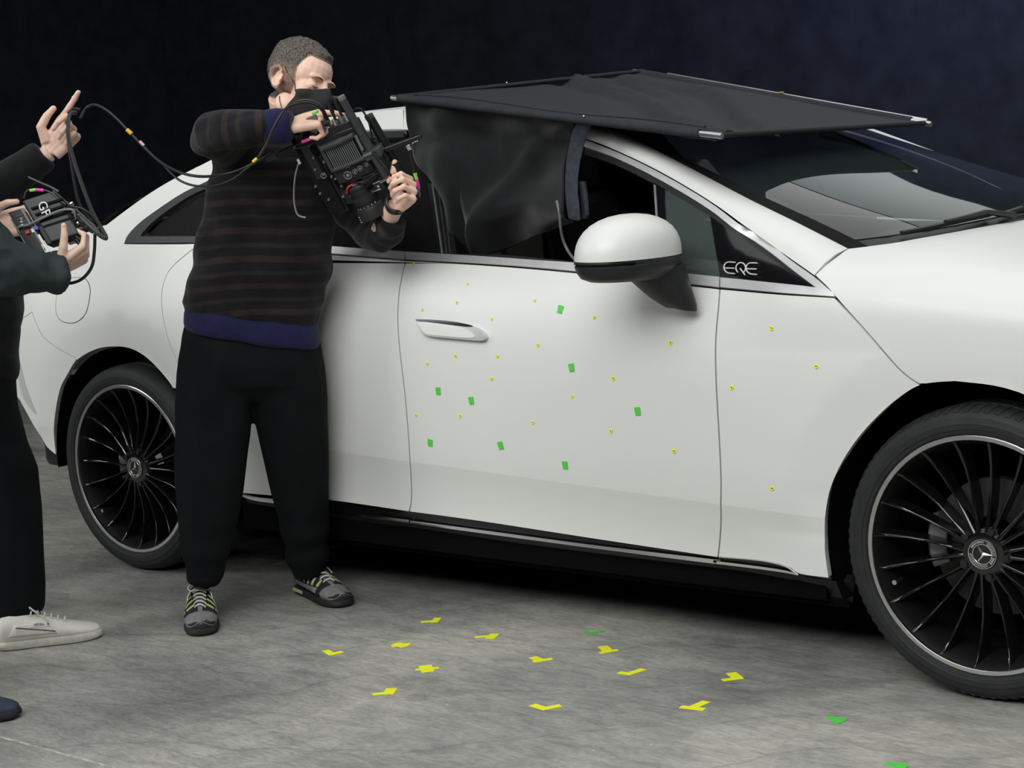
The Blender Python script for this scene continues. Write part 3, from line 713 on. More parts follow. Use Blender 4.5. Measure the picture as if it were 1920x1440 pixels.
# ================================================================ wheels
DISC = mat('disc_steel', (.06, .06, .06), .5, metal=.5, noise_amt=.1)
BARREL = mat('barrel_black', (.005, .005, .005), .55, noise_amt=.1, spec=.3)
RT, RR = .3596, .2936
def make_wheel(xc, sgn, rot, full):
    """sgn=1 near side. The wheel is the rim (part) carrying tyre, spokes, cap, disc as sub-parts"""
    def W(r, th, y):  # radius, angle (0 = up, + towards the front), depth inwards
        yy = y if sgn > 0 else 2*YC-y
        return np.array([xc+r*math.sin(th), yy, RT+r*math.cos(th)])
    def rev(prof, n=72):
        mb = MB(); rings = [[W(r, 2*PI*k/n, y) for k in range(n)] for r, y in prof]; mb.loft(rings, cap=False); return mb
    rim = rev([(.2936, .004), (.2936, -.003), (.2915, -.0045), (.2825, -.0045), (.2812, -.003), (.2812, .006)]).build('wheel', SILVER, car, auto=30)
    rev([(.2835, .005), (.276, .014), (.270, .030), (.262, .055), (.258, .09), (.256, .21)]).build('rim_barrel', BARREL, rim, auto=50)
    ty = rev([(.288, .004), (.2935, .0), (.2975, -.0065), (.3045, -.0085), (.3055, -.0075), (.308, -.0095), (.322, -.0105), (.324, -.0085), (.3365, -.006), (.346, .001), (.352, .011), (.3565, .024), (.3588, .040), (RT, .062), (RT, .064), (.353, .065), (.353, .073), (RT, .074), (RT, .118), (.353, .119), (.353, .129), (RT, .130), (RT, .176), (.353, .177), (.353, .187), (RT, .188), (.357, .215), (.345, .238), (.32, .248), (.288, .24)], 96).build('tyre', RUBBER, rim, auto=25)
    if full:
        mb = MB()
        for k in range(84):
            t = 2*PI*k/84; n = []
            pts = [W(.3475, t, .0035), W(.353, t+.003, .0125), W(.3572, t+.010, .025), W(.3594, t+.02, .040), W(.3602, t+.024, .060)]
            mb.tube(pts, .0075, 6, flat=.25, up=W(.4, t, 0)-W(.3, t, 0))
        o = mb.build('tread_blocks', RUBBER, rim); o['kind'] = 'stuff'
    # spokes
    N = 20
    prof = [(.050, .026, .020, .016), (.075, .030, .017, .014), (.11, .038, .015, .011), (.16, .044, .015, .010), (.21, .040, .018, .010), (.25, .028, .022, .012), (.272, .016, .027, .013), (.2815, .006, .032, .015)]
    me = None
    for k in range(N):
        th = 2*PI*k/N+rot
        if me is None or True:
            mb = MB(); rings = []
            for r, y, wb, wt in prof:
                sw = .055*math.sin(PI*min(1, (r-.05)/.24))*0 + (.045*(1-abs((k % 4)-1.5)/1.5)*0)
                conv = (.035 if k % 2 == 0 else -.035)*(1-min(1, (r-.05)/.12))
                t0 = th+conv+sw
                c = W(r, t0, y); tn = np.array([math.cos(t0), 0, -math.sin(t0)]); yd = np.array([0, sgn, 0])
                dp = .042 if r > .09 else .03
                rings.append([c+tn*wt*.18, c+tn*wt*.5+yd*.003, c+tn*wb*.5+yd*dp, c-tn*wb*.5+yd*dp, c-tn*wt*.5+yd*.012, c-tn*wt*.12])
            mb.loft(rings)
        mb.build('spoke', GLOSSBLK, rim, bevel=.0012, seg=2, auto=28)
    # hub, bolts and recess ring
    rev([(.0, .024), (.040, .024), (.052, .026), (.060, .034), (.062, .07)], 40).build('hub', GLOSSBLK, rim)
    for k in range(5):
        t = 2*PI*k/5+rot+.31
        mb = MB(); a = W(.058, t, .034); b = W(.058, t, .022); mb.cyl(a, b, .0085, 6); mb.cyl(W(.058, t, .044), W(.058, t, .030), .0135, 20); mb.build('wheel_bolt', SATINBLK, rim)
    # brake disc and caliper
    rev([(.08, .085), (.083, .110), (.170, .112), (.170, .138), (.08, .14)], 48).build('brake_disc', DISC, rim)
    mb = MB(); rr = []
    for t in np.linspace(-1.95, -1.2, 12) if sgn > 0 else np.linspace(-1.95, -1.2, 12):
        rr.append([W(.128, t, .094), W(.176, t, .094), W(.186, t, .11), W(.186, t, .15), W(.128, t, .15)])
    mb.loft(rr); mb.build('brake_caliper', mat('caliper_grey', (.30, .305, .30), .45, metal=.3, noise_amt=.1), rim, bevel=.003)
    mb = MB(); t = -1.95 if full else -2.3
    mb.cyl(W(.247, t, .05), W(.247, t, .018), .0045, 10); mb.cyl(W(.247, t, .018), W(.247, t, .008), .0062, 10); mb.build('valve', SILVER, rim)
    # centre cap with star, ring and lettering
    cap = rev([(.0, .0205), (.0355, .0205), (.0372, .0215), (.0385, .024)], 40).build('centre_cap', SATINBLK, rim)
    mb = MB()
    for r_, w_ in ((.0355, .0011), (.0245, .0013)):
        mb.tube([W(r_, t, .0198) for t in np.linspace(0, 2*PI, 49)], w_, 6, cap=False)
    C = W(0, 0, .0175 if sgn > 0 else .0175)
    for k in range(3):
        ang = rot*0+STAR+2*PI*k/3
        tip = W(.0245, ang, .0195); L = [W(.0052, ang-PI/3, .0205), W(.0052, ang+PI/3, .0205)]
        base = W(0, 0, .0215)
        mb.add([C, L[0], tip, L[1], base], [(0, 1, 2), (0, 2, 3), (4, 2, 1), (4, 3, 2)], False)
    mb.build('star_emblem', CHROME, rim, auto=20)
    if sgn > 0:
        for word, a0, dstep in (('MERCEDES', STAR-.52, .158), ('BENZ', STAR+2.35, .165)):
            for i, ch in enumerate(word):
                a = a0+i*dstep
                o = W(.0300, a, .0199); rad = np.array([math.sin(a), 0, math.cos(a)]); tan = np.array([math.cos(a), 0, -math.sin(a)])
                if word == 'BENZ': 
                    a = a0+(len(word)-1-i)*dstep; o = W(.0300, a, .0199); rad = -np.array([math.sin(a), 0, math.cos(a)]); tan = -np.array([math.cos(a), 0, -math.sin(a)])
                text_mb(ch, .0068, o, tan, rad, PAPER, rim, extrude=.0003)
        mb = MB()
        for a0, a1 in ((STAR+.95, STAR+2.15), (STAR+3.2, STAR+5.2)):
            for q in (.0315, .0282):
                mb.tube([W(q+.0006*math.sin(22*t), t, .0199) for t in np.linspace(a0, a1, 40)], .0004, 4)
        mb.build('laurel_wreath', PAPER, rim)
    return rim
STAR = -.50
make_wheel(3.12, 1, .08, True)
STAR = .12
make_wheel(0, 1, .02, False)
STAR = 0
make_wheel(3.12, -1, 0, False); make_wheel(0, -1, 0, False)
# ================================================================ cloth canopy and hanging blanket
CANV = mat('black_flag_cloth', (.032, .035, .039), .62, noise_amt=.12, noise_scale=40, sheen=0, bump=.12, bump_scale=400, spec=.12)
CANV2 = mat('black_duvetyne', (.012, .015, .015), .95, noise_amt=.25, noise_scale=12, sheen=.25, bump=.25, bump_scale=250, spec=.1)
HEMM = mat('slate_webbing', (.035, .040, .052), .85, noise_amt=.2, noise_scale=60, bump=.3, bump_scale=260, spec=.2)
C1 = on_plane(748, 184, 1, .15); C2 = on_plane(1342, 254, 1, .15); C3 = on_plane(1735, 231, 1, 1.35); C4 = on_plane(1200, 136, 1, 1.35)
can = empty('cloth_flag', tuple((C1+C2+C3+C4)/4), 'flat black fabric panel on a slim metal frame laid over the car roof', 'sunshade')
def Fc(a, b):
    a = np.asarray(a, float)[..., None]; b = np.asarray(b, float)[..., None]
    P = C1*(1-a)*(1-b)+C2*a*(1-b)+C3*a*b+C4*(1-a)*b
    a = a[..., 0]; b = b[..., 0]
    z = -.012*np.sin(PI*a)*np.sin(PI*b)
    def ridge(L, w_, h):
        Q = np.array(spl(L, 6)); d = np.full(a.shape, 9.); sgn = np.zeros(a.shape)
        for i in range(len(Q)-1):
            p, q = Q[i], Q[i+1]; e = q-p; t = np.clip(((a-p[0])*e[0]+(b-p[1])*e[1])/(e@e), 0, 1)
            dx, dy = a-p[0]-t*e[0], b-p[1]-t*e[1]; dd = np.hypot(dx, dy); k = dd < d; d[k] = dd[k]; sgn[k] = np.sign(e[0]*dy-e[1]*dx)[k]
        s_ = d*sgn; return h*np.exp(-(s_/w_)**2)-h*.8*np.exp(-((s_+.06)/(w_*1.2))**2)
    z = z+ridge([(-.02, .71), (.12, .66), (.24, .61), (.35, .58), (.55, .41), (.84, .14), (.97, .05)], .035, .020)
    z = z+ridge([(.03, .91), (.19, .80), (.33, .71), (.42, .62)], .03, .010)+ridge([(.10, .82), (.28, .88), (.41, .85), (.60, .68), (.86, .38), (.95, .32)], .035, .018)
    z = z+.006*np.sin(9*a+4*b)*np.sin(7*b+1)*sstep(0, .1, b)*sstep(0, .05, 1-b)
    return (P[..., 0], P[..., 1], P[..., 2]+z)
_n, _m = 56, 48
_A, _B = np.meshgrid(np.linspace(0, 1, _n), np.linspace(0, 1, _m), indexing='ij'); _X = np.stack(Fc(_A.ravel(), _B.ravel()), -1)
mb = MB(); mb.add(_X, [(i*_m+j, (i+1)*_m+j, (i+1)*_m+j+1, i*_m+j+1) for i in range(_n-1) for j in range(_m-1)]); o = mb.build('fabric', CANV, can, auto=180)
md = o.modifiers.new('s', 'SOLIDIFY'); md.thickness = .003; md.offset = 0
def sag(A, B, s, n=16): return [A*(1-t)+B*t+np.array([0, 0, -s*math.sin(PI*t)]) for t in np.linspace(0, 1, n)]
for A, B, e0, e1 in ((C1, C2, .022, -.005), (C4, C3, -.01, .014)):
    d = (B-A)/np.linalg.norm(B-A)
    mb = MB(); mb.tube([A-d*e0*0, *[A+(B-A)*t for t in np.linspace(.05, .93, 6)], A+(B-A)*.955], .0125, 12); sl = mb.build('hem_sleeve', CANV, can)
    mb = MB(); mb.tube([A-d*.028, A+d*.03], .0085, 10); mb.build('frame_tube', SILVER, can)
    mb = MB(); mb.tube([B-d*.055, B+d*.020], .0095, 10, flat=.9); mb.build('frame_tube', SILVER, can)
mb = MB(); mb.tube([C4+(C3-C4)*.10+np.array([0, .012, .010]), C3+np.array([0, .012, .008])], .0055, 8); mb.build('frame_tube', SILVER, can)
mb = MB(); P_ = C4+(C3-C4)*.52+np.array([0, 0, .016]); mb.box(P_, (.012, 0, 0), (0, .006, 0), (0, 0, .003)); mb.build('tape_tab', mat('kraft_tape', (.35, .25, .08), .6, noise_amt=.05), can, bevel=.003)
mb = MB(); mb.tube([C2, C2*.97+C3*.03, *[C2+(C3-C2)*t for t in (.2, .5, .8)], C3], .008, 8); mb.build('hem_sleeve', CANV, can)
mb = MB(); mb.tube([C1+(C4-C1)*t+np.array([0, 0, .004]) for t in (0, .3, .6, 1)], .007, 8); mb.build('hem_sleeve', CANV, can)
mb = MB(); rr = []
for t in np.linspace(0, 1, 24):
    p = C1+(C2-C1)*(.06+.9*t)+np.array([0, .02+.05*t*(1-t), .016+.004*math.sin(9*t)]); rr.append(p)
mb.tube(rr, .006, 6, flat=.5); mb.build('seam_fold', CANV, can)
for u, v in ((938, 155), (1099, 226)):
    k = C1+(C4-C1)*.42+np.array([0, 0, .0]) if v < 200 else on_plane(u, v, 1, .15); mb = MB(); mb.ball(k+np.array([0, -.01, .012]), .0035, 8); mb.build('eyelet', SILVER, can)
# ---- hanging blanket: grid in pixel-independent coordinates, x along the car, s downwards
top = [on_plane(u, v, 1, .17) for u, v in [(760, 196), (840, 206), (930, 216), (1020, 226), (1090, 234)]]
def rowp(pts, ys): return [on_plane(u, v, 1, y) for (u, v), y in zip(pts, ys)]
rows = [
 rowp([(758, 186), (812, 192), (870, 199), (930, 206), (1000, 214), (1076, 224)], [.17]*6),
 rowp([(763, 232), (808, 235), (872, 240), (930, 246), (1000, 250), (1070, 262)], [.21, .20, .215, .225, .235, .24]),
 rowp([(768, 262), (822, 262), (884, 278), (935, 290), (1000, 292), (1062, 300)], [.20, .185, .19, .215, .225, .215]),
 rowp([(772, 300), (832, 288), (878, 310), (935, 330), (1002, 330), (1060, 335)], [.17, .15, .175, .20, .205, .17]),
 rowp([(800, 330), (842, 322), (872, 345), (930, 368), (1000, 362), (1060, 370)], [.15, .14, .16, .175, .165, .135]),
 rowp([(830, 372), (852, 380), (876, 400), (925, 402), (990, 385), (1062, 400)], [.14, .125, .14, .155, .15, .12]),
 rowp([(845, 430), (862, 438), (885, 448), (925, 430), (985, 420), (1066, 412)], [.16, .15, .16, .20, .20, .15]),
 rowp([(858, 474), (872, 478), (900, 482), (935, 470), (990, 448), (1072, 415)], [.20, .20, .22, .26, .26, .2])]
Rw = np.array(rows)
def catmull_grid(Rw, na, nb):
    A = np.array([spl([tuple(p) for p in r], nb) for r in Rw]); B = np.array([spl([tuple(p) for p in A[:, j]], na) for j in range(A.shape[1])]); return B.transpose(1, 0, 2)
Gd = catmull_grid(Rw, 10, 12); na, nb = Gd.shape[:2]
for i in range(na):
    for j in range(nb):
        p = Gd[i, j]; q = noise.noise(Vector(p*7)); w_ = noise.noise(Vector((p[0]*16, p[1]*8, p[2]*5+4)))
        fold = .014*math.sin(j/nb*15+i*.055)*(.5+.5*i/na)+.020*math.exp(-((j/nb-.95+.62*(i/na))/.05)**2)*(-1)-.014*math.exp(-((j/nb-.25-.25*(i/na))/.08)**2)
        Gd[i, j] = p+np.array([0, 1, 0])*(.012*q+.008*w_+fold)
mb = MB(); mb.add(Gd.reshape(-1, 3), [(i*nb+j, i*nb+j+1, (i+1)*nb+j+1, (i+1)*nb+j) for i in range(na-1) for j in range(nb-1)])
bl = mb.build('draped_cloth', CANV2, None, auto=180); md = bl.modifiers.new('s', 'SOLIDIFY'); md.thickness = .004; md.offset = -1
tag(bl, 'black fleece blanket hanging from the roof into the open front window', 'blanket')
# hem band on its front edge
hb = [(1092, 227, .165), (1082, 250, .19), (1076, 275, .195), (1071, 300, .185), (1068, 330, .15), (1068, 360, .125), (1071, 388, .10), (1074, 412, .10)]
W_ = 15; rings = []
for i, (u, v, y) in enumerate(hb):
    wd = [22, 21, 20, 19, 18, 18, 18, 17][i]
    L_, R_ = (u-wd*.55, v), (u+wd*.95, v+3)
    l = on_plane(*L_, 1, y-.006); r = on_plane(*R_, 1, y-.012)
    rings.append([l, (l+r)/2+np.array([0, -.007, 0]), r, (l+r)/2+np.array([0, .008, 0])])
mb = MB(); mb.loft([[tuple(q) for q in r] for r in rings]); o = mb.build('hem_band', HEMM, bl, bevel=.004)
mb = MB(); mb.loft([[on_plane(u-9, v, 1, y), on_plane(u, v, 1, y-.012), on_plane(u+7, v, 1, y), on_plane(u, v, 1, y+.012)] for u, v, y in [(1092, 340, .15), (1096, 362, .14), (1098, 385, .13), (1099, 402, .12), (1095, 411, .12)]]); mb.build('hem_tail', HEMM, bl, bevel=.003)
mb = MB(); mb.tube(spl([on_plane(u, v, 1, y) for u, v, y in [(1044, 377, .12), (1049, 400, .11), (1051, 425, .12), (1056, 450, .14), (1066, 472, .14), (1079, 489, .10)]], 6), .0042, 8)
o = mb.build('hanging_cord', MIDGREY, None); tag(o, 'thin grey cord dangling over the window sill beside the mirror', 'cord')
# ================================================================ tracking marks
def gp(u, v): return on_plane(u, v, 2, 0)
def strips(name, segs, mt, label):
    """segs: (u0, v0, u1, v1, width in metres)"""
    mb = MB()
    for i, (u0, v0, u1, v1, wd) in enumerate(segs):
        A, B = gp(u0, v0), gp(u1, v1); d = (B-A)/np.linalg.norm(B-A); n = np.array([-d[1], d[0], 0]); h = .0006+.0005*i
        mb.box((A+B)/2+np.array([0, 0, h/2+.0003]), (B-A)/2, n*wd*.32, np.array([0, 0, h/2]))
    o = mb.build(name, mt, None, smooth=False); return tag(o, label, 'tape', 'yellow tape marks on the floor' if mt is YELLOW else 'green tape marks on the floor')
def a1(x, y): return 560+x/3.2, 1100+y/3.2
def a2(x, y): return 1100+x/2.743, 1140+y/2.743
def sg(fn, *L): return [(*fn(x0, y0), *fn(x1, y1), wd) for x0, y0, x1, y1, wd in L]
strips('tape_mark', sg(a1, (160, 383, 204, 409, .034), (192, 409, 263, 391, .030)), YELLOW, 'yellow L of tape lying farthest left on the concrete floor')
strips('tape_mark', sg(a1, (556, 360, 670, 343, .030), (582, 341, 640, 362, .040)), YELLOW, 'yellow cross of tape, the farther of the two crosses')
strips('tape_mark', sg(a1, (733, 213, 822, 206, .028), (812, 215, 838, 188, .036)), YELLOW, 'yellow hooked tape nearest the grey trainer under the car door')
strips('tape_mark', sg(a1, (1058, 304, 1150, 297, .028), (1145, 313, 1180, 284, .044)), YELLOW, 'yellow tape flag with a square end, nearest the green corner under the car')
strips('tape_mark', sg(a1, (700, 500, 842, 487, .028), (758, 474, 776, 514, .056)), YELLOW, 'yellow cross of tape with long side arms, nearer of the two crosses')
strips('tape_mark', sg(a1, (443, 648, 540, 637, .030), (534, 648, 560, 612, .048)), YELLOW, 'yellow tape with a square right end, nearest the viewer on the left')
strips('tape_mark', sg(a1, (1400, 709, 1490, 738, .036), (1462, 736, 1572, 715, .034)), YELLOW, 'large yellow V of tape at the near edge of the marks, open upwards')
strips('tape_mark', sg(a1, (1405, 452, 1522, 433, .030), (1402, 424, 1450, 444, .038)), YELLOW, 'yellow T of tape left of the green corner mark, with short left stem')
strips('tape_mark', sg(a1, (1803, 399, 1916, 380, .030), (1825, 359, 1856, 388, .046)), YELLOW, 'yellow T of tape just below the green corner mark')
strips('tape_mark', sg(a2, (165, 332, 232, 342, .032), (216, 340, 293, 316, .034)), YELLOW, 'yellow shallow V of tape between two T marks in the middle of the floor')
strips('tape_mark', sg(a2, (697, 373, 803, 359, .032), (742, 335, 778, 362, .044)), YELLOW, 'yellow T of tape closest to the front wheel')
strips('tape_mark', sg(a2, (482, 509, 606, 523, .034), (545, 513, 617, 482, .038)), YELLOW, 'yellow Y of tape nearest the viewer on the right')
strips('tape_mark', sg(a1, (1718, 269, 1768, 285, .026), (1748, 285, 1832, 266, .026)), GREEN, 'green corner of tape nearest the car, in its shadow')
strips('tape_mark', sg(a2, (1233, 566, 1334, 574, .034), (1270, 594, 1318, 572, .040)), GREEN, 'green corner of tape in front of the front tyre')
strips('tape_mark', sg(a2, (1536, 800, 1646, 809, .034), (1580, 838, 1630, 810, .040)), GREEN, 'green tape at the bottom edge of the photo')
# ---- on the door
def door_tape(u, v, w_, h_, tilt, label):
    c = on_side(u, v); e = .004
    tx = on_side(u+4, v)-c; tx /= np.linalg.norm(tx); tz = on_side(u, v-4)-c; tz /= np.linalg.norm(tz); n = np.cross(tx, tz); n /= np.linalg.norm(n)
    if n[1] > 0: n = -n
    tz = np.cross(n, tx); tz = tz*np.sign(tz[2]); a = math.radians(tilt); ex = math.cos(a)*tx+math.sin(a)*tz; ez = -math.sin(a)*tx+math.cos(a)*tz
    mb = MB(); mb.box(c+n*.0016, ex*w_/2, ez*h_/2, n*.0007); mb.box(c+n*.0016+ez*h_*.25, ex*w_*.53, ez*h_*.22, n*.0009)
    o = mb.build('door_marker', GREEN, None, smooth=False); return tag(o, label, 'tape', 'green tape pieces on the car door')
for u, v, tl, lb in [(1051, 580, -12, 'green tape square on the door, the highest, left of the mirror'), (1072, 689, 6, 'green tape square in the middle of the front door'),
    (822, 733, 0, 'green tape square below the handle, close to the rear door gap'), (884, 751, 3, 'green tape square below the handle, right one of the close pair'),
    (1196, 771, 3, 'green tape square farthest right on the front door'), (807, 830, -10, 'torn green tape square low at the rear edge of the door'),
    (939, 835, 10, 'green tape square low on the door, right of the torn one'), (1060, 872, 0, 'green tape square lowest on the front door')]:
    door_tape(u, v, .017, .022, tl, lb)
dots = [(776, 495, 'directly under the waist trim at the rear door gap'), (877, 532, 'high on the door above the handle'), (857, 567.5, 'a little above the handle'), (792.5, 581, 'just above the rear end of the handle'),
 (922, 598.6, 'just right of the handle tip, above it'), (1003, 563.7, 'left of the highest green square'), (1115, 595, 'below the mirror housing'), (1257.5, 642.6, 'highest right on the door below the mirror foot'),
 (854, 667, 'under the middle of the handle'), (933, 668, 'below and right of the handle tip'), (1009, 647, 'between handle and central green square'), (801, 682, 'below the rear end of the handle'),
 (922, 710, 'above and right of the green pair'), (1150, 709.5, 'right of the central green square'), (1073, 743, 'right below the central green square'), (780, 778, 'at the rear gap, mid height of the door'),
 (863, 779.5, 'under the green pair'), (999.4, 792, 'between the two low green squares, above them'), (1145.6, 808, 'left and below the rightmost green square'), (1264, 845.6, 'lowest right on the front door'),
 (1447, 615.4, 'high on the front wing'), (1530.6, 687, 'on the wing, nearest the bonnet gap'), (1372, 726.6, 'on the wing right beside the door gap'), (1447.8, 915.6, 'low on the front wing')]
for k, (u, v, lb) in enumerate(dots):
    c = on_side(u, v); t1 = on_side(u+3, v)-c; t1 /= np.linalg.norm(t1); t2 = on_side(u, v-3)-c; t2 /= np.linalg.norm(t2); n = np.cross(t1, t2); n /= np.linalg.norm(n); n = n*(-np.sign(n[1])); t2 = np.cross(n, t1)
    r = .0052 if u < 1100 else .0060; faint = k in (0, 1, 3, 4, 5, 6)
    if faint: r *= .85
    mb = MB(); mb.tube([c+n*.0014+r*.68*(math.cos(a)*t1+math.sin(a)*t2) for a in np.linspace(0, 2*PI, 13)], r*.36, 5, cap=False, flat=.5, up=n)
    o = mb.build('ring_sticker', YELLOW, None); tag(o, 'tiny yellow ring sticker '+lb, 'sticker', 'yellow ring stickers on the car')
    mb = MB(); mb.cyl(c, c+n*.0012, r*.3, 8); mb.build('dark_centre', GREY, o)
# ================================================================ people
from mathutils.bvhtree import BVHTree
UPV = np.array([0, 0, 1.0]); RGT = RV-UPV*(RV@UPV)*0; TOW = -FV
def cv(r, u, t):
    """direction given as right / up / towards the viewer"""
    v = RV*r-DV*u-FV*t; return v/np.linalg.norm(v)
def remesh(mb, name, voxel, smooth=4, post=None):
    me = bpy.data.meshes.new('t'); me.from_pydata(mb.v, [], mb.f)
    bm = bmesh.new(); bm.from_mesh(me); bmesh.ops.recalc_face_normals(bm, faces=bm.faces); bm.to_mesh(me); bm.free()
    ob = bpy.data.objects.new('t', me); COL.objects.link(ob)
    m = ob.modifiers.new('r', 'REMESH'); m.mode = 'VOXEL'; m.voxel_size = voxel
    if smooth: m2 = ob.modifiers.new('s', 'SMOOTH'); m2.factor = .5; m2.iterations = smooth
    dg = bpy.context.evaluated_depsgraph_get(); dg.update()
    out = bpy.data.meshes.new_from_object(ob.evaluated_get(dg)); bpy.data.objects.remove(ob); bpy.data.meshes.remove(me)
    out.name = name
    if post is not None:
        n = len(out.vertices); co = np.empty(n*3); out.vertices.foreach_get('co', co); co = co.reshape(-1, 3)
        no = np.empty(n*3); out.vertices.foreach_get('normal', no); no = no.reshape(-1, 3)
        post(out, co, no); out.vertices.foreach_set('co', co.ravel()); out.update()
    return out
def vnoise(co, sc, seed=0):
    """cheap smooth noise from summed sines (vectorised)"""
    rng = np.random.RandomState(seed); s = np.zeros(len(co))
    for k in range(7):
        d = rng.randn(3); d /= np.linalg.norm(d); f = sc*(.6+.9*rng.rand()); s += np.sin(co@(d*f)+rng.rand()*6.28+1.3*np.sin(co@(rng.randn(3)*f*.45)))
    return s/7
def rowloft(mb, rows, n=28, e=2.3):
    """rows: (v, uL, uR, Z, half depth[, tilt of the row in pixels from left to right])"""
    rings = []
    for r in rows:
        v, uL, uR, Z, dh = r[:5]; tl = r[5] if len(r) > 5 else 0
        A = cp(uL, v-tl/2, Z); B = cp(uR, v+tl/2, Z); c = (A+B)/2; ax = (B-A)/2; ring = []
        td = -FV.copy(); td[2] = 0; td /= np.linalg.norm(td)
        for k in range(n):
            t = 2*PI*k/n; cc, q = math.cos(t), math.sin(t); rr = (abs(cc)**e+abs(q)**e)**(-1/e)
            ring.append(c+ax*rr*cc+td*dh*rr*q)
        rings.append(ring)
    mb.loft(rings)
def unit(v): v = np.asarray(v, float); return v/np.linalg.norm(v)
def hand(mb, wrist, fwd, back, thumb_side, curls, thumb_dirs, sc=1.0, spread=.0, palm_bend=0):
    f = unit(fwd); n = unit(np.asarray(back)-f*(np.asarray(back)@f)); l = np.cross(f, n); l = l*np.sign(l@thumb_side)
    w_ = np.asarray(wrist, float)
    L = [(.043, .026, .021), (.048, .030, .022), (.045, .028, .021), (.034, .021, .018)]
    knuckles = []; tips = []
    for i in range(4):
        lat = (.032-.0215*i)*sc; k = w_+f*(.092-.004*abs(i-1)-.004*(i == 3))*sc+l*lat+n*(.004-.003*abs(i-1.5))*sc
        mb.tube([w_+l*(.018-.012*i)*sc+f*.005, w_+f*.045*sc+l*lat*.8, k], [.0145*sc, .0140*sc, .0115*sc], 10, flat=1)
        d = unit(f+l*spread*(1.5-i)); p = k.copy(); pts = [k]; rad = [.0108*sc]; a = 0
        r0 = (.0092, .0094, .0090, .0080)[i]*sc
        for j in range(3):
            a += curls[i][j]; dd = d*math.cos(a)-n*math.sin(a); q = p+dd*L[i][j]*sc
            pts += [p+(q-p)*.5, q]; rad += [r0*(.96-.07*j), r0*(1.0-.08*j) if j < 2 else r0*.74]; p = q
        mb.tube(pts, rad, 10); mb.ball(p, r0*.76, 10); tips.append((p, dd))
        for s in (2, 4): mb.ball(pts[s], r0*1.03, 8)
        mb.ball(k, .0112*sc, 8)
    mb.ball(w_+f*.048*sc, (.036*sc, .044*sc, .0145*sc), 14, axes=[l, f, n])
    tb = w_+f*.018*sc+l*.022*sc-n*.006*sc; p = tb; pts = [tb]; rad = [.017*sc]
    for d, ln, r_ in zip(thumb_dirs, (.042, .034, .026), (.0135, .0112, .0088)):
        q = p+unit(d)*ln*sc; pts += [p+(q-p)*.5, q]; rad += [r_*1.08*sc, r_*sc]; p = q
    mb.tube(pts, rad, 10); mb.ball(p, .0090*sc, 10); mb.ball(pts[2], .0128*sc, 8)
    mb.ball(tb+unit(thumb_dirs[0])*.015*sc, (.016*sc,)*3, 10)
    tips.append((p, unit(thumb_dirs[2]))); return tips, (f, n, l)
def nails(tips, n, parent, mt, sc=1.0):
    for p, d in tips:
        b = unit(n-d*(n@d)) if abs(n@d) < .98 else n
        mb = MB(); s = np.cross(d, b); mb.ball(p+b*.0062*sc-d*.001, (.0052*sc, .0062*sc, .0014), 8, axes=[s, d, b]); mb.build('fingernail', mt, parent)
def skin(name, base):
    m = mat(name, base, .48, sss=.15, noise_amt=.10, noise_scale=22, bump=.12, bump_scale=420, spec=.4); return m
SKIN = skin('skin_warm', (.86, .58, .465)); SKINB = skin('skin_pale', (.76, .53, .43)); NAIL = mat('nail', (.66, .42, .36), .3, noise_amt=.03)

def head_parts(mb, T, sc=1.0):
    """T(p): local (x right ear, y forward, z up) -> world; axes A rows"""
    c0 = T((0, 0, 0)); A = np.array([T((1, 0, 0))-c0, T((0, 1, 0))-c0, T((0, 0, 1))-c0]); s = sc
    def el(x, y, z, a, b, c): mb.ball(T((x*s, y*s, z*s)), (a*s, b*s, c*s), 20, axes=A)
    def tb(pts, r): mb.tube([T((p[0]*s, p[1]*s, p[2]*s)) for p in pts], [q*s for q in r], 12)
    el(0, -.018, .034, .076, .095, .083); el(0, .030, .036, .064, .057, .060); el(0, .045, -.022, .055, .046, .062)
    el(0, .032, -.070, .050, .050, .042); el(0, .074, -.098, .022, .017, .017); el(0, .058, -.085, .036, .03, .026)
    for q in (-1, 1):
        el(q*.041, .055, -.024, .022, .024, .022); el(q*.028, .078, .020, .030, .013, .010)
        el(q*.044, .005, -.070, .016, .03, .028)
        el(q*.0315, .071, -.002, .0155, .0155, .0150)
        tb([(q*.0095, .103, -.040), (q*.012, .098, -.044)], [.008, .008])
        # ear
        el(q*.074, -.016, -.012, .007, .016, .028)
        tb([(q*.079, -.004, .006), (q*.084, -.018, .020), (q*.088, -.034, .008), (q*.086, -.034, -.012), (q*.080, -.018, -.036), (q*.074, -.006, -.040)], [.0048, .0054, .0058, .0054, .0060, .0064])
        tb([(q*.076, -.002, -.008), (q*.078, -.004, -.020)], [.005, .005])
    tb([(0, .086, .016), (0, .100, -.010), (0, .116, -.034)], [.0085, .0095, .0125]); el(0, .104, -.040, .015, .012, .009)
    el(0, .090, -.060, .023, .011, .006); el(0, .089, -.069, .020, .010, .006)
def make_T(org, fwd, up, sc=1.0):
    f = unit(fwd); u = unit(np.asarray(up)-f*(np.asarray(up)@f)); r = np.cross(f, u)
    def T(p): return np.asarray(org)+(r*p[0]+f*p[1]+u*p[2])
    def inv(P): d = P-np.asarray(org); return np.c_[d@r, d@f, d@u]
    return T, inv, (r, f, u)
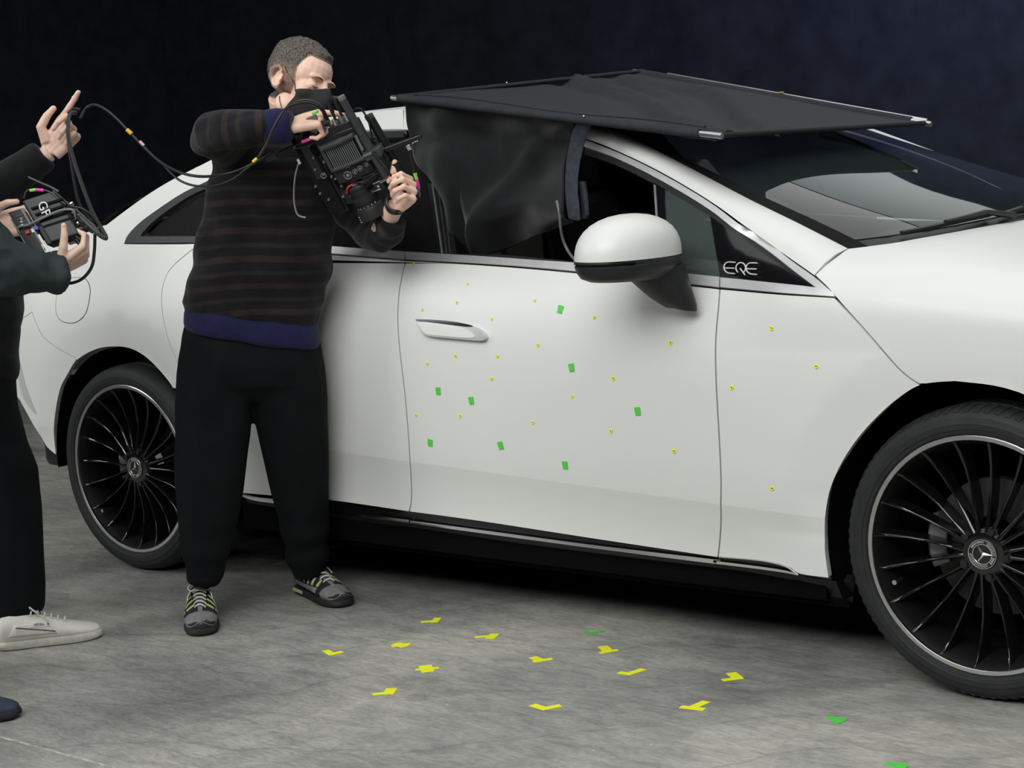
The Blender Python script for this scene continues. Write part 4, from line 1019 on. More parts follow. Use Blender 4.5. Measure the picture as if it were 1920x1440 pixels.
# ---------------------------------------------------------------- the camera operator
hZ = 5.40
HO = cp(562, 155, hZ); T, Tinv, (hr, hf, hu) = make_T(HO, cv(.80, -.27, .52), cv(.14, .96, -.1))
mb = MB(); head_parts(mb, T, 1.03)
nk0 = T((0, -.022, -.05)); nk1 = cp(545, 232, 5.46)
mb.tube([nk0, nk0*.5+nk1*.5, nk1], [.060, .056, .060], 20)
sh_r = cp(432, 262, 5.50); sh_l = cp(612, 300, 5.54); chest = cp(512, 330, 5.53); pel = cp(475, 600, 5.62)
mb.tube([nk1, cp(520, 280, 5.52), chest, cp(495, 460, 5.58), pel], [.055, .085, .10, .095, .095], 20)
mb.tube([sh_r, (sh_r+sh_l)/2, sh_l], [.045, .06, .045], 14)
el_r = cp(392, 248, 5.22); wr_r = cp(545, 236, 5.18)
el_l = cp(705, 452, 5.40); wr_l = cp(741, 386, 5.25)
mb.tube([sh_r, sh_r*.5+el_r*.5, el_r], [.052, .046, .040], 14); mb.tube([el_r, el_r*.6+wr_r*.4, wr_r], [.040, .038, .027], 14)
mb.tube([sh_l, cp(665, 392, 5.50), el_l], [.040, .030, .026], 14); mb.tube([el_l, el_l*.6+wr_l*.4, wr_l], [.028, .032, .0255], 14)
PI2 = PI/2
tR, (fR, nR, lR) = hand(mb, wr_r, cv(.86, .22, .05), cv(-.1, .78, .62), cv(0, .4, -.9),
   [(.35, .25, .15), (1.15, 1.2, .7), (1.35, 1.3, .8), (1.45, 1.3, .8)], [cv(.5, -.1, -.6), cv(.8, -.4, -.2), cv(.8, -.5, .2)], .98)
tL, (fL, nL, lL) = hand(mb, wr_l, cv(.50, .42, .50), cv(.72, -.15, -.62), cv(-.25, .9, -.2),
   [(1.30, 1.25, .6), (1.35, 1.3, .7), (1.4, 1.3, .7), (1.4, 1.3, .7)], [cv(-.1, .75, .55), cv(.05, .92, .2), cv(.1, .95, .1)], .98)
def post_head(me, co, no):
    q = Tinv(co)/1.03
    near = (np.abs(q) < .2).all(1)
    for sx_ in (-1, 1):
        d = np.sqrt(((q-[sx_*.020, .098, .004])**2*[1, .6, 1.6]).sum(1)); co += no*(-.0045*np.exp(-(d/.009)**2))[:, None]*near[:, None]
        d = np.sqrt(((q-[sx_*.034, .080, .013])**2*[.5, .5, 2.5]).sum(1)); co += no*(-.0035*np.exp(-(d/.009)**2))[:, None]*near[:, None]
        d = np.sqrt(((q-[sx_*.034, .078, -.017])**2*[.5, .5, 2.5]).sum(1)); co += no*(-.0030*np.exp(-(d/.008)**2))[:, None]*near[:, None]
        d = np.sqrt(((q-[sx_*.082, -.019, -.002])**2*[.5, 1.6, .45]).sum(1)); co += (hr*-sx_)*(.0065*np.exp(-(d/.0095)**2))[:, None]*near[:, None]
    d = np.sqrt(((q-[0, .09, -.0645])**2*[.3, .5, 6]).sum(1)); co += no*(-.003*np.exp(-(d/.006)**2))[:, None]*near[:, None]
me = remesh(mb, 'person', .0027, 3, post_head)
man = link('person', me, SKIN); tag(man, 'person in dark striped sweater and face mask leaning on the car, aiming the cinema camera', 'person')
nails(tR[:1], nR, man, NAIL); nails(tL[4:], cv(.2, .2, 1), man, NAIL)
bvh = BVHTree.FromPolygons([v.co for v in me.vertices], [p.vertices[:] for p in me.polygons])
# ---- hair: shell of the scalp
def hair_weight(q):
    x, y, z = np.abs(q[:, 0]), q[:, 1], q[:, 2]
    front = sstep(.073-.004, .073+.010, z+.10*np.clip(x-.045, -.02, 0)*0+.0*y-.20*np.clip(x-.038, 0, .03)*(y > .02))
    side = sstep(-.040, -.020, z+np.clip(.018-y, -1, .05)*.6)*sstep(.034, .018, y-.35*np.clip(z-.03, 0, .05))
    back = sstep(-.062, -.040, z)*sstep(-.018, -.034, y)
    w_ = np.maximum(np.maximum(front, side), back)
    ear = np.exp(-(((y+.014)/.020)**2+((z+.012)/.040)**2)**2)*(x > .060)
    return w_*(1-ear)*(y < .115)
def scalp(me, name, mt, parent, Tinv, thick, sc=1.03, seed=3):
    n = len(me.vertices); co = np.empty(n*3); me.vertices.foreach_get('co', co); co = co.reshape(-1, 3)
    no = np.empty(n*3); me.vertices.foreach_get('normal', no); no = no.reshape(-1, 3)
    q = Tinv(co)/sc; w_ = hair_weight(q); ok = (np.abs(q) < [.1, .135, .15]).all(1) & (w_ > .12)
    top_ = sstep(.05, .09, q[:, 2]); fr = sstep(.02, .09, q[:, 1])*top_
    amp = w_*(.0022+.0070*top_+.0060*fr)*thick
    lump = np.abs(vnoise(q, 330, seed))*.0040+np.abs(vnoise(q*[1, .45, 1], 520, seed+1))*.003
    co2 = co+no*(amp+lump*(.25+top_)*w_)[:, None]+(hf*.0*fr[:, None])
    idx = -np.ones(n, int); F = []
    for p in me.polygons:
        vs = p.vertices
        if all(ok[i] for i in vs): F.append(tuple(vs))
    used = sorted({i for f in F for i in f}); 
    for k, i in enumerate(used): idx[i] = k
    m2 = bpy.data.meshes.new(name); m2.from_pydata([tuple(co2[i]) for i in used], [], [tuple(int(idx[i]) for i in f) for f in F])
    a = m2.attributes.new('dens', 'FLOAT', 'POINT'); a.data.foreach_set('value', (np.clip(.35+.65*sstep(.0, .065, q[:, 2])+0.5*(q[:, 1] < -.05), 0, 1)*sstep(.12, .6, w_))[used])
    return link(name, m2, mt, parent)
def hair_mat():
    m = bpy.data.materials.new('short_greying_hair'); m.use_nodes = True; nt = m.node_tree; L = nt.links; b = nt.nodes['Principled BSDF']
    tc = nt.nodes.new('ShaderNodeTexCoord'); n = nt.nodes.new('ShaderNodeTexNoise'); n.inputs['Scale'].default_value = 190; n.inputs['Detail'].default_value = 4; L.new(tc.outputs['Object'], n.inputs['Vector'])
    r = nt.nodes.new('ShaderNodeValToRGB'); e = r.color_ramp.elements; e[0].position = .35; e[0].color = (.022, .019, .016, 1); e[1].position = .68; e[1].color = (.165, .14, .115, 1); L.new(n.outputs['Fac'], r.inputs[0])
    at = nt.nodes.new('ShaderNodeAttribute'); at.attribute_name = 'dens'
    ad = nt.nodes.new('ShaderNodeMath'); ad.operation = 'MULTIPLY_ADD'; ad.inputs[1].default_value = 1.5; ad.inputs[2].default_value = -.62; L.new(at.outputs['Fac'], ad.inputs[0])
    n2 = nt.nodes.new('ShaderNodeTexNoise'); n2.inputs['Scale'].default_value = 260; L.new(tc.outputs['Object'], n2.inputs['Vector'])
    a2_ = nt.nodes.new('ShaderNodeMath'); a2_.operation = 'ADD'; a2_.use_clamp = True; L.new(ad.outputs[0], a2_.inputs[0]); L.new(n2.outputs['Fac'], a2_.inputs[1])
    mx = nt.nodes.new('ShaderNodeMix'); mx.data_type = 'RGBA'; mx.inputs[6].default_value = (.42, .27, .21, 1); L.new(a2_.outputs[0], mx.inputs[0]); L.new(r.outputs[0], mx.inputs[7])
    L.new(mx.outputs[2], b.inputs['Base Color']); b.inputs['Roughness'].default_value = .7
    bp = nt.nodes.new('ShaderNodeBump'); bp.inputs['Strength'].default_value = .6; bp.inputs['Distance'].default_value = .003; L.new(n.outputs['Fac'], bp.inputs['Height']); L.new(bp.outputs['Normal'], b.inputs['Normal'])
    return m
HAIR = hair_mat(); scalp(me, 'hair', HAIR, man, Tinv, 1.0)
def onhead(x, y, z, off, ctr=(0, .0, -.02)):
    a = T((x, y, z)); c = T(ctr); d = Vector(unit(a-c)); hit_ = bvh.ray_cast(Vector(a)+d*.10, -d)
    p = np.array(hit_[0]) if hit_[0] is not None else a
    return p+np.array(d)*off
MASKM = mat('mask_black', (.016, .015, .017), .75, noise_amt=.15, bump=.1, bump_scale=300)
V = []; nu, nv = 17, 9
for j in range(nv):
    for i in range(nu):
        s = -1+2*i/(nu-1); t = j/(nv-1); zz = .002-.032*abs(s)**1.2-(.102-.030*abs(s))*t; x = .061*s
        yc = np.interp(zz, [-.115, -.098, -.070, -.050, -.036, -.015, .004], [.088, .100, .112, .124, .127, .112, .100])
        V.append(T((x*1.03, (yc-.078*(abs(x)/.06)**1.45+.006)*1.03, zz*1.03)))
Vg = np.array(V).reshape(nv, nu, 3)
for _ in range(1): Vg[1:-1, 1:-1] = (Vg[1:-1, 1:-1]+Vg[:-2, 1:-1]+Vg[2:, 1:-1]+Vg[1:-1, :-2]+Vg[1:-1, 2:])/5; Vg[0, 1:-1] = (Vg[0, 1:-1]*2+Vg[0, :-2]+Vg[0, 2:])/4
for j in range(nv):
    for i in range(nu):
        p_ = Vector(Vg[j, i]); loc, nn_, _, dd_ = bvh.find_nearest(p_)
        sd_ = (p_-loc).dot(nn_)
        if sd_ < .0045: Vg[j, i] = Vg[j, i]+np.array(nn_)*min(.012, .0055-sd_)
mb = MB(); mb.add(Vg.reshape(-1, 3), [(j*nu+i, j*nu+i+1, (j+1)*nu+i+1, (j+1)*nu+i) for j in range(nv-1) for i in range(nu-1)])
mk = mb.build('face_mask', MASKM, man, auto=180); md = mk.modifiers.new('s', 'SOLIDIFY'); md.thickness = .0015; md.offset = 1
for i_, sgn_ in ((nu-1, 1), (0, -1)):
    for j_, (yy, zz) in ((0, (-.006, .024)), (nv-1, (-.012, -.048))):
        pts = [Vg[j_, i_]]
        for t in (.25, .5, .75, 1.0):
            x0, y0, z0 = Tinv(Vg[j_, i_][None])[0]; x, y, z = x0*(1-t)+sgn_*.086*t, y0*(1-t)+yy*t, z0*(1-t)+zz*t
            pts.append(onhead(x*1.15, y, z, .0022, (0, y, z)))
        mb = MB(); mb.tube(pts, .0013, 6); mb.build('mask_strap', MASKM, mk)
LASH = mat('lash_dark', (.035, .02, .016), .7, noise_amt=.1); BROW = mat('brow_hair', (.10, .065, .045), .8, noise_amt=.2, noise_scale=200)
for q in (1, -1):
    mb = MB(); mb.tube([onhead(q*(.0185+.029*t), .12, -.0035-.0045*math.sin(PI*t)-.001*t, .0004, (q*(.0185+.029*t)*.8, 0, -.004)) for t in np.linspace(0, 1, 9)], [.0006, .0009, .0011, .0012, .0013, .0013, .0012, .0010, .0005], 6); mb.build('eyelashes', LASH, man)
    mb = MB(); mb.tube([onhead(q*(.014+.038*t), .12, .0195+.006*math.sin(PI*t*.8)-.004*t, .0002, (q*(.014+.038*t)*.8, 0, .02)) for t in np.linspace(0, 1, 9)], [.0012, .0022, .0024, .0023, .0022, .0018, .0015, .001, .0005], 6, flat=.45, up=hf); mb.build('eyebrow', BROW, man)
# ---- sweater: torso and sleeves grown into one knit
def knit():
    m = bpy.data.materials.new('striped_knit'); m.use_nodes = True; nt = m.node_tree; L = nt.links; b = nt.nodes['Principled BSDF']
    at = nt.nodes.new('ShaderNodeAttribute'); at.attribute_name = 'stripe'
    tc = nt.nodes.new('ShaderNodeTexCoord'); n = nt.nodes.new('ShaderNodeTexNoise'); n.inputs['Scale'].default_value = 26; n.inputs['Detail'].default_value = 6; L.new(tc.outputs['Object'], n.inputs['Vector'])
    a = nt.nodes.new('ShaderNodeMath'); a.operation = 'MULTIPLY_ADD'; a.inputs[1].default_value = .10; L.new(n.outputs['Fac'], a.inputs[0]); L.new(at.outputs['Fac'], a.inputs[2])
    fr = nt.nodes.new('ShaderNodeMath'); fr.operation = 'FRACT'; L.new(a.outputs[0], fr.inputs[0])
    r = nt.nodes.new('ShaderNodeValToRGB'); e = r.color_ramp.elements; D = (.0085, .0085, .0105, 1); S_ = (.025, .0165, .0165, 1); S2 = (.019, .0155, .016, 1)
    e[0].position = 0; e[0].color = D; e[1].position = .22; e[1].color = D
    for p, c in ((.27, S_), (.44, S_), (.49, D), (.75, D), (.79, S2), (.90, S2), (.94, D)): q = e.new(p); q.color = c
    L.new(fr.outputs[0], r.inputs[0])
    n3 = nt.nodes.new('ShaderNodeTexNoise'); n3.inputs['Scale'].default_value = 9; n3.inputs['Detail'].default_value = 7; L.new(tc.outputs['Object'], n3.inputs['Vector'])
    mr = nt.nodes.new('ShaderNodeMapRange'); mr.inputs['From Min'].default_value = .35; mr.inputs['From Max'].default_value = .65; mr.inputs['To Min'].default_value = .65; mr.inputs['To Max'].default_value = 1.35; L.new(n3.outputs['Fac'], mr.inputs['Value'])
    vm = nt.nodes.new('ShaderNodeVectorMath'); vm.operation = 'SCALE'; L.new(r.outputs[0], vm.inputs[0]); L.new(mr.outputs[0], vm.inputs['Scale']); L.new(vm.outputs[0], b.inputs['Base Color'])
    b.inputs['Roughness'].default_value = .95; b.inputs['Sheen Weight'].default_value = .12; b.inputs['Specular IOR Level'].default_value = .15
    n4 = nt.nodes.new('ShaderNodeTexNoise'); n4.inputs['Scale'].default_value = 260; L.new(tc.outputs['Object'], n4.inputs['Vector'])
    bp = nt.nodes.new('ShaderNodeBump'); bp.inputs['Strength'].default_value = .5; bp.inputs['Distance'].default_value = .004; L.new(n4.outputs['Fac'], bp.inputs['Height']); L.new(bp.outputs['Normal'], b.inputs['Normal'])
    return m
KNIT = knit()
NAVY = mat('indigo_jersey', (.012, .012, .055), .85, noise_amt=.2, noise_scale=20, sheen=.1, bump=.2, bump_scale=300, spec=.2)
TROU = mat('black_trousers', (.0055, .0065, .0075), .92, noise_amt=.2, noise_scale=14, bump=.15, bump_scale=350, spec=.2)
mb = MB()
rowloft(mb, [(214, 500, 562, 5.47, .06, 3), (224, 462, 596, 5.47, .085, 14), (240, 425, 634, 5.49, .105, 22), (270, 404, 652, 5.51, .125, 14), (310, 396, 650, 5.53, .14), (350, 390, 640, 5.54, .145), (400, 381, 630, 5.55, .145),
  (450, 372, 624, 5.56, .145), (500, 362, 622, 5.57, .145), (540, 352, 612, 5.58, .142, 8), (575, 343, 604, 5.59, .14, 18), (592, 348, 598, 5.595, .13, 26), (597, 352, 594, 5.595, .12, 28)], 36)
arm1 = [cp(452, 270, 5.50), cp(425, 262, 5.40), cp(402, 252, 5.28), cp(398, 246, 5.22), cp(425, 243, 5.19), cp(465, 240, 5.17), cp(505, 237, 5.17)]
mb.tube(arm1, [.078, .076, .070, .060, .058, .053, .046], 24)
arm2 = [cp(612, 290, 5.52), cp(640, 345, 5.50), cp(672, 400, 5.46), cp(698, 440, 5.41), cp(714, 446, 5.38), cp(729, 425, 5.34), cp(738, 408, 5.29)]
mb.tube(arm2, [.075, .072, .064, .056, .052, .050, .047], 24)
def seg_param(co, pts):
    best = np.full(len(co), 1e9); s = np.zeros(len(co)); acc = 0
    for i in range(len(pts)-1):
        a, b = np.array(pts[i]), np.array(pts[i+1]); ab = b-a; L = np.linalg.norm(ab); t = np.clip(((co-a)@ab)/(L*L), 0, 1)
        d = np.linalg.norm(co-(a+t[:, None]*ab), axis=1); k = d < best; best[k] = d[k]; s[k] = acc+t[k]*L; acc += L
    return best, s
def post_sw(me, co, no):
    w_ = vnoise(co*[1, 1, 1.6], 17, 4)*.012+np.abs(vnoise(co, 36, 8))*.012-.004
    # diagonal drag folds from the raised arm
    d = co@RV*1.0+co[:, 2]*.9; w_ += .006*np.sin(d*42+2*vnoise(co, 9, 3))*sstep(.95, 1.25, co[:, 2])*sstep(1.5, 1.3, co[:, 2])
    d2 = co[:, 2]*55+3*vnoise(co*[1, 1, .4], 9, 6); w_ += .004*np.sin(d2)*sstep(1.15, .95, co[:, 2])
    co += no*w_[:, None]
    b1, s1 = seg_param(co, arm1); b2, s2 = seg_param(co, arm2); bt, st_ = seg_param(co, [cp(520, 240, 5.5), cp(500, 420, 5.56), cp(475, 620, 5.6)])
    st = co[:, 2]/.083+.15*np.sin((co@RV)*9)+.25*vnoise(co, 8, 21)
    a1_ = (b1 < .10) & (b1 < bt*.75); a2_ = (b2 < .085) & (b2 < bt*.75)
    st = np.where(a1_, s1/.083, np.where(a2_, s2/.083+.3, st))
    at = me.attributes.new('stripe', 'FLOAT', 'POINT'); at.data.foreach_set('value', st)
sw = link('sweater', remesh(mb, 'sweater', .0075, 2, post_sw), KNIT, man)
mb = MB(); mb.tube([cp(497, 237, 5.172), cp(520, 237, 5.170), cp(543, 237, 5.168)], [.046, .050, .047], 24); mb.tube([cp(536, 237, 5.17), cp(549, 237, 5.168)], [.044, .036], 24)
me2 = remesh(mb, 'shirt_cuff', .005, 2, lambda m, c, n: c.__iadd__(n*(vnoise(c, 60, 2)*.004)[:, None])); link('shirt_cuff', me2, NAVY, man)
mb = MB(); rowloft(mb, [(204, 505, 560, 5.46, .062, 2), (212, 497, 572, 5.46, .072, 4), (222, 486, 580, 5.47, .082, 8), (232, 478, 580, 5.48, .085, 8)], 28)
link('shirt_collar', remesh(mb, 'shirt_collar', .005, 2), NAVY, man)
mb = MB(); rowloft(mb, [(585, 352, 594, 5.60, .125, 30), (600, 346, 599, 5.60, .138, 34), (622, 346, 600, 5.60, .14, 36), (632, 349, 598, 5.60, .135, 38), (636, 354, 592, 5.60, .12, 38)], 36)
link('shirt_hem', remesh(mb, 'shirt_hem', .0065, 2, lambda m, c, n: c.__iadd__(n*(vnoise(c*[1, 1, .5], 45, 5)*.006)[:, None])), NAVY, man)
mb = MB()
rowloft(mb, [(605, 352, 592, 5.61, .11, 20), (640, 342, 602, 5.61, .13, 20), (680, 334, 606, 5.62, .138, 8), (715, 332, 607, 5.63, .125), (745, 350, 590, 5.64, .08)], 36)
rowloft(mb, [(640, 345, 500, 5.62, .10), (690, 333, 485, 5.62, .12), (750, 328, 474, 5.62, .112), (820, 328, 468, 5.62, .105), (900, 329, 456, 5.63, .098), (970, 333, 445, 5.65, .092), (1020, 339, 436, 5.67, .086), (1060, 346, 426, 5.68, .078), (1085, 353, 414, 5.69, .066), (1092, 357, 410, 5.69, .055)], 24)
rowloft(mb, [(640, 440, 600, 5.62, .10), (690, 458, 608, 5.63, .12), (750, 473, 613, 5.66, .110), (820, 485, 615, 5.70, .102), (900, 504, 615, 5.76, .095), (960, 520, 615, 5.81, .088), (1010, 530, 614, 5.85, .08), (1050, 538, 614, 5.88, .07), (1070, 545, 611, 5.89, .062), (1078, 550, 606, 5.89, .052)], 24)
def post_tr(me, co, no):
    w_ = vnoise(co*[1, 1, .55], 26, 12)*.007+np.abs(vnoise(co*[1, 1, .3], 44, 32))*.008+.004*np.sin(co[:, 2]*60+3*vnoise(co, 10, 2))*sstep(.34, .2, co[:, 2])
    co += no*w_[:, None]
link('trousers', remesh(mb, 'trousers', .008, 2, post_tr), TROU, man)
# bracelet on his left wrist
for k, (dz, r_) in enumerate(((.0, .0042), (.011, .0036))):
    c = wr_l+unit(wr_l-el_l)*(.006+dz); ax = unit(wr_l-el_l); a = unit(np.cross(ax, FV)); b = np.cross(ax, a)
    mb = MB(); mb.tube([c+.031*(math.cos(t)*a+math.sin(t)*b)+ax*.003*math.sin(3*t+k) for t in np.linspace(0, 2*PI, 25)], r_, 8, cap=False); mb.build('bracelet', SATINBLK, man)
# ---------------------------------------------------------------- shoes
def shoe(parent, heel, toe, style, wd=.052):
    heel = np.array(heel, float); toe = np.array(toe, float); L = np.linalg.norm(toe-heel); d = (toe-heel)/L; s = np.array([-d[1], d[0], 0]); up = UPV
    k = L/.30
    def sec(x, hw, h, z0, e=2.4, n=24):
        out = []
        for i in range(n):
            t = 2*PI*i/n; c, q = math.cos(t), math.sin(t); r = (abs(c)**e+abs(q)**e)**(-1/e)
            zz = z0+(h-z0)*(.5+.5*r*q); out.append(heel+d*x*k+s*hw*r*c*(1-.25*max(0, q)**2)+up*zz)
        return out
    white = style == 'white'
    up_m, sole_m, toe_m = STY[style]
    mb = MB(); mb.loft([sec(x, hw, h, .016) for x, hw, h in [(.004, .020, .075), (.015, .031, .095), (.04, .036, .102), (.08, .040, .100), (.12, .043, .092), (.16, .047, .078), (.20, .050, .064), (.24, .048, .053), (.27, .040, .046), (.29, .026, .040), (.297, .012, .034)]])
    me = remesh(mb, 'shoe', .004, 2); sh = link('shoe', me, up_m, parent)
    mb = MB(); prof = [(.0, .018), (.006, .030), (.03, .038), (.08, .040), (.13, .043), (.18, .050), (.225, .053), (.262, .047), (.287, .034), (.299, .012)]
    out = [heel+d*x*k+s*w_ for x, w_ in prof]+[heel+d*x*k-s*w_*.97 for x, w_ in prof[::-1]]
    hs_ = (.003, .010, .021, .026)
    mb.loft([[q+up*h+(q-(heel+toe)/2)*e for q in out] for h, e in zip(hs_, (-.04, .02, .015, -.03))]); so = mb.build('sole', sole_m, sh, auto=40)
    lace = LACES
    def topz(x): return np.interp(x, [.08, .12, .16, .20, .24], [.103, .096, .082, .068, .056])
    for i, x in enumerate(np.linspace(.100, .195, 6)):
        mb = MB(); hw = .021-.001*i
        P = [heel+d*(x+.004*math.sin(PI*t)+(.010*(t-.5) if not white else 0))*k+s*hw*(2*t-1)+up*(topz(x)+.005-.010*abs(2*t-1)**2.2) for t in np.linspace(0, 1, 9)]
        mb.tube(P, .0026, 6); mb.build('lace', lace, sh)
    for sg_ in (1, -1):
        mb = MB(); P = [heel+d*.102*k+up*.108, heel+d*.10*k+s*sg_*.018+up*.120, heel+d*.115*k+s*sg_*.034+up*.108, heel+d*.125*k+s*sg_*.022+up*.100, heel+d*.108*k+up*.107]
        mb.tube(spl(P, 5), .0022, 6); mb.build('lace_bow', lace, sh)
        mb = MB(); P = [heel+d*.105*k+up*.108, heel+d*.125*k+s*sg_*.030+up*.096, heel+d*.150*k+s*sg_*.038+up*.078]; mb.tube(spl(P, 5), .0019, 6); mb.build('lace_end', lace, sh)
    bv = BVHTree.FromPolygons([v.co for v in me.vertices], [p.vertices[:] for p in me.polygons])
    def on(x, a, off=.0012):
        c = heel+d*x*k+up*.045; dr = Vector(unit(s*math.cos(a)+up*math.sin(a))); h_ = bv.ray_cast(Vector(c)+dr*.15, -dr)
        return (np.array(h_[0]) if h_[0] is not None else c)+np.array(dr)*off
    def patch(name, quad, mt_, th=.002, n=6, par=None):
        (x0, a0), (x1, a1_), (x2, a2_), (x3, a3) = quad; V = []
        for i in range(n+1):
            for j in range(n+1):
                u, v = i/n, j/n; x = (x0*(1-u)+x1*u)*(1-v)+(x3*(1-u)+x2*u)*v; a = (a0*(1-u)+a1_*u)*(1-v)+(a3*(1-u)+a2_*u)*v; V.append(on(x, a, th))
        mb = MB(); mb.add(V, [(i*(n+1)+j, i*(n+1)+j+1, (i+1)*(n+1)+j+1, (i+1)*(n+1)+j) for i in range(n) for j in range(n)]); o = mb.build(name, mt_, par or sh, auto=180)
        md = o.modifiers.new('s', 'SOLIDIFY'); md.thickness = th; md.offset = 0; return o
    if not white and style == 'grey':
        for i in range(4):
            x = .095+.027*i
            for a_, b_ in ((.25, 1.0), (PI-1.0, PI-.25)):
                if a_ < 1: q = [(x+.012, a_), (x, b_), (x+.008, b_), (x+.022, a_)]
                else: q = [(x, a_), (x+.012, b_), (x+.022, b_), (x+.008, a_)]
                patch('lime_band', q, LIMEB, .0015)
        for a_, b_ in ((-.15, .18), (PI-.18, PI+.15)):
            patch('mudguard', [(.02, a_), (.20, a_), (.20, b_), (.02, b_+(.25 if a_ < 1 else 0))], toe_m, .0022, 8)
        patch('toe_guard', [(.222, -.35), (.222, PI+.35), (.2945, PI+.5), (.2945, -.5)], toe_m, .0022, 14)
        patch('toe_bridge', [(.185, 1.25), (.185, PI-1.25), (.235, PI-1.15), (.235, 1.15)], toe_m, .0028, 5)
        patch('tongue', [(.09, 1.15), (.09, PI-1.15), (.20, PI-1.25), (.20, 1.25)], MIDGREY, .0008, 6)
        mb = MB(); mb.box(heel+d*.05*k-s*0+up*.016, d*.035, s*.0405, up*.006); mb.build('air_window', LIMEB, sh, bevel=.003)
    if white:
        patch('side_panel', [(.03, PI+.10), (.17, PI+.12), (.145, PI-.62), (.05, PI-.75)], up_m, .0012, 6); 
        for sd_ in (PI, 0):
            sg_ = 1 if sd_ == 0 else -1
        mb = MB(); P = [on(x, -a, .0016) for x, a in zip(np.linspace(.055, .165, 14), -(PI-np.linspace(.55, .02, 14)))]; mb.tube(P, .0026, 6, flat=.5); mb.build('side_stripe', mat('oxblood_stripe', (.05, .012, .018), .5, noise_amt=.05), sh)
        patch('heel_tab', [(.008, -.3), (.055, -.3), (.045, .15), (.006, .4)], up_m, .0018, 5)
        patch('label_patch', [(.098, PI-.42), (.152, PI-.34), (.148, PI-.70), (.100, PI-.80)], PAPER, .0016, 4)
        c = on(.125, PI-.57, .0032); tx = unit(on(.145, PI-.53, 0)-on(.105, PI-.60, 0)); ny = unit(on(.125, PI-.72, 0)-on(.125, PI-.42, 0))
        text_mb('adidas', .0125, c-tx*.004, tx, ny, GREY, sh, extrude=.0003)
        mb = MB(); mb.ball(c+tx*.022, .003, 8); mb.build('logo_dot', RED, sh)
    return sh
LACES = mat('laces_white', (.66, .66, .62), .8, noise_amt=.08); LIMEB = mat('lime_mesh', (.42, .52, .22), .7, noise_amt=.1)
STY = {'grey': (mat('shoe_black_mesh', (.014, .015, .015), .8, noise_amt=.25, bump=.3, bump_scale=500), mat('shoe_sole_black', (.018, .018, .018), .7, noise_amt=.2), mat('shoe_grey_suede', (.19, .19, .19), .85, noise_amt=.15, noise_scale=60, bump=.2)),
       'white': (mat('shoe_white_leather', (.74, .73, .68), .5, noise_amt=.06, noise_scale=40, bump=.1), mat('shoe_sole_cream', (.60, .58, .52), .6, noise_amt=.12, noise_scale=50), None),
       'navy': (mat('shoe_navy_suede', (.030, .038, .062), .85, noise_amt=.25, noise_scale=60, bump=.3), mat('shoe_sole_dark', (.012, .013, .015), .8, noise_amt=.2), None)}
def gnd(u, v): return on_plane(u, v, 2, 0)
toe = np.array([.872, -.492, 0]); dr = unit([.745, -.667, 0]); shoe(man, toe-dr*.302, toe, 'grey')
toe = np.array([1.035, -.045, 0]); dr = unit([.95, -.31, 0]); shoe(man, toe-dr*.302, toe, 'grey')
# ================================================================ cinema camera held by the operator
def frame(u, v, Z, bp_, ap_, bt, at_):
    O = cp(u, v, Z); s = Z/FPX; b = RV*bp_[0]+DV*bp_[1]-FV*bt; a = RV*ap_[0]+DV*ap_[1]-FV*at_
    c = unit(np.cross(b, a)); c = c*(-np.sign(c@FV)); Mi = np.linalg.inv(np.array([[bp_[0], ap_[0]], [bp_[1], ap_[1]]]))
    def ij(u1, v1): return Mi@np.array([u1-u, v1-v])
    def P(u1, v1, k=0):
        # lift by k towards the viewer side along c, kept at the same place in the frame's plane
        i, j = ij(u1, v1); return O+s*(i*b+j*a+k*c)
    def bx(mb, u1, v1, hi, hj, k0, k1, **kw): mb.box(P(u1, v1, (k0+k1)/2), b*s*hi, a*s*hj, c*s*(k1-k0)/2, **kw); return mb
    return P, bx, unit(b), unit(a), c, s
P, bx, rb, ra, rc, rs = frame(648, 288, 5.22, (.954, -.30), (.45, .88), .37, -.45)
rig = empty('cinema_camera', tuple(P(648, 288)), 'black cinema camera with cooling fins, rods and lens, held tilted down by the operator', 'camera')
def RB(name, mt, *boxes, bevel=.0012, par=None, **kw):
    mb = MB()
    for q in boxes: bx(mb, *q, **kw)
    return mb.build(name, mt, par or rig, bevel=bevel)
def RC(name, mt, pts, r, n=10, par=None, smooth=0, **kw):
    Q = [P(*q) for q in pts]; Q = [np.array(x) for x in spl([tuple(x) for x in Q], smooth)] if smooth else Q
    mb = MB(); mb.tube(Q, r, n, **kw); return mb.build(name, mt, par or rig)
body = RB('camera_body', SATINBLK, (650, 290, 37, 44, -45, 8), bevel=.003)
RB('side_frame', GREY, (645, 283, 37, 27, 8, 11), bevel=.0015, par=body)
RB('fin_bed', DEEPBLK, (647, 283, 31, 21, 11, 11.6), bevel=0, par=body)
for k in range(15):
    t = -27+k*3.85; RB('cooling_fin', MIDGREY, (647+t*.954, 283-t*.30, .75, 20, 11, 14), bevel=0, par=body)
RC('rubber_bumper', GREY, [(607, 274, 13), (640, 263, 14), (668, 251, 13)], .0085, 12, smooth=3, par=body)
RC('rubber_bumper', GREY, [(628, 312, 12), (656, 303, 13), (689, 291, 12)], .006, 12, smooth=3, par=body)
RB('rear_block', SATINBLK, (632, 248, 34, 10, -35, 6), bevel=.003, par=body)
RB('connector_panel', PLASTIC, (662, 318, 34, 12, -30, 9), bevel=.002, par=body)
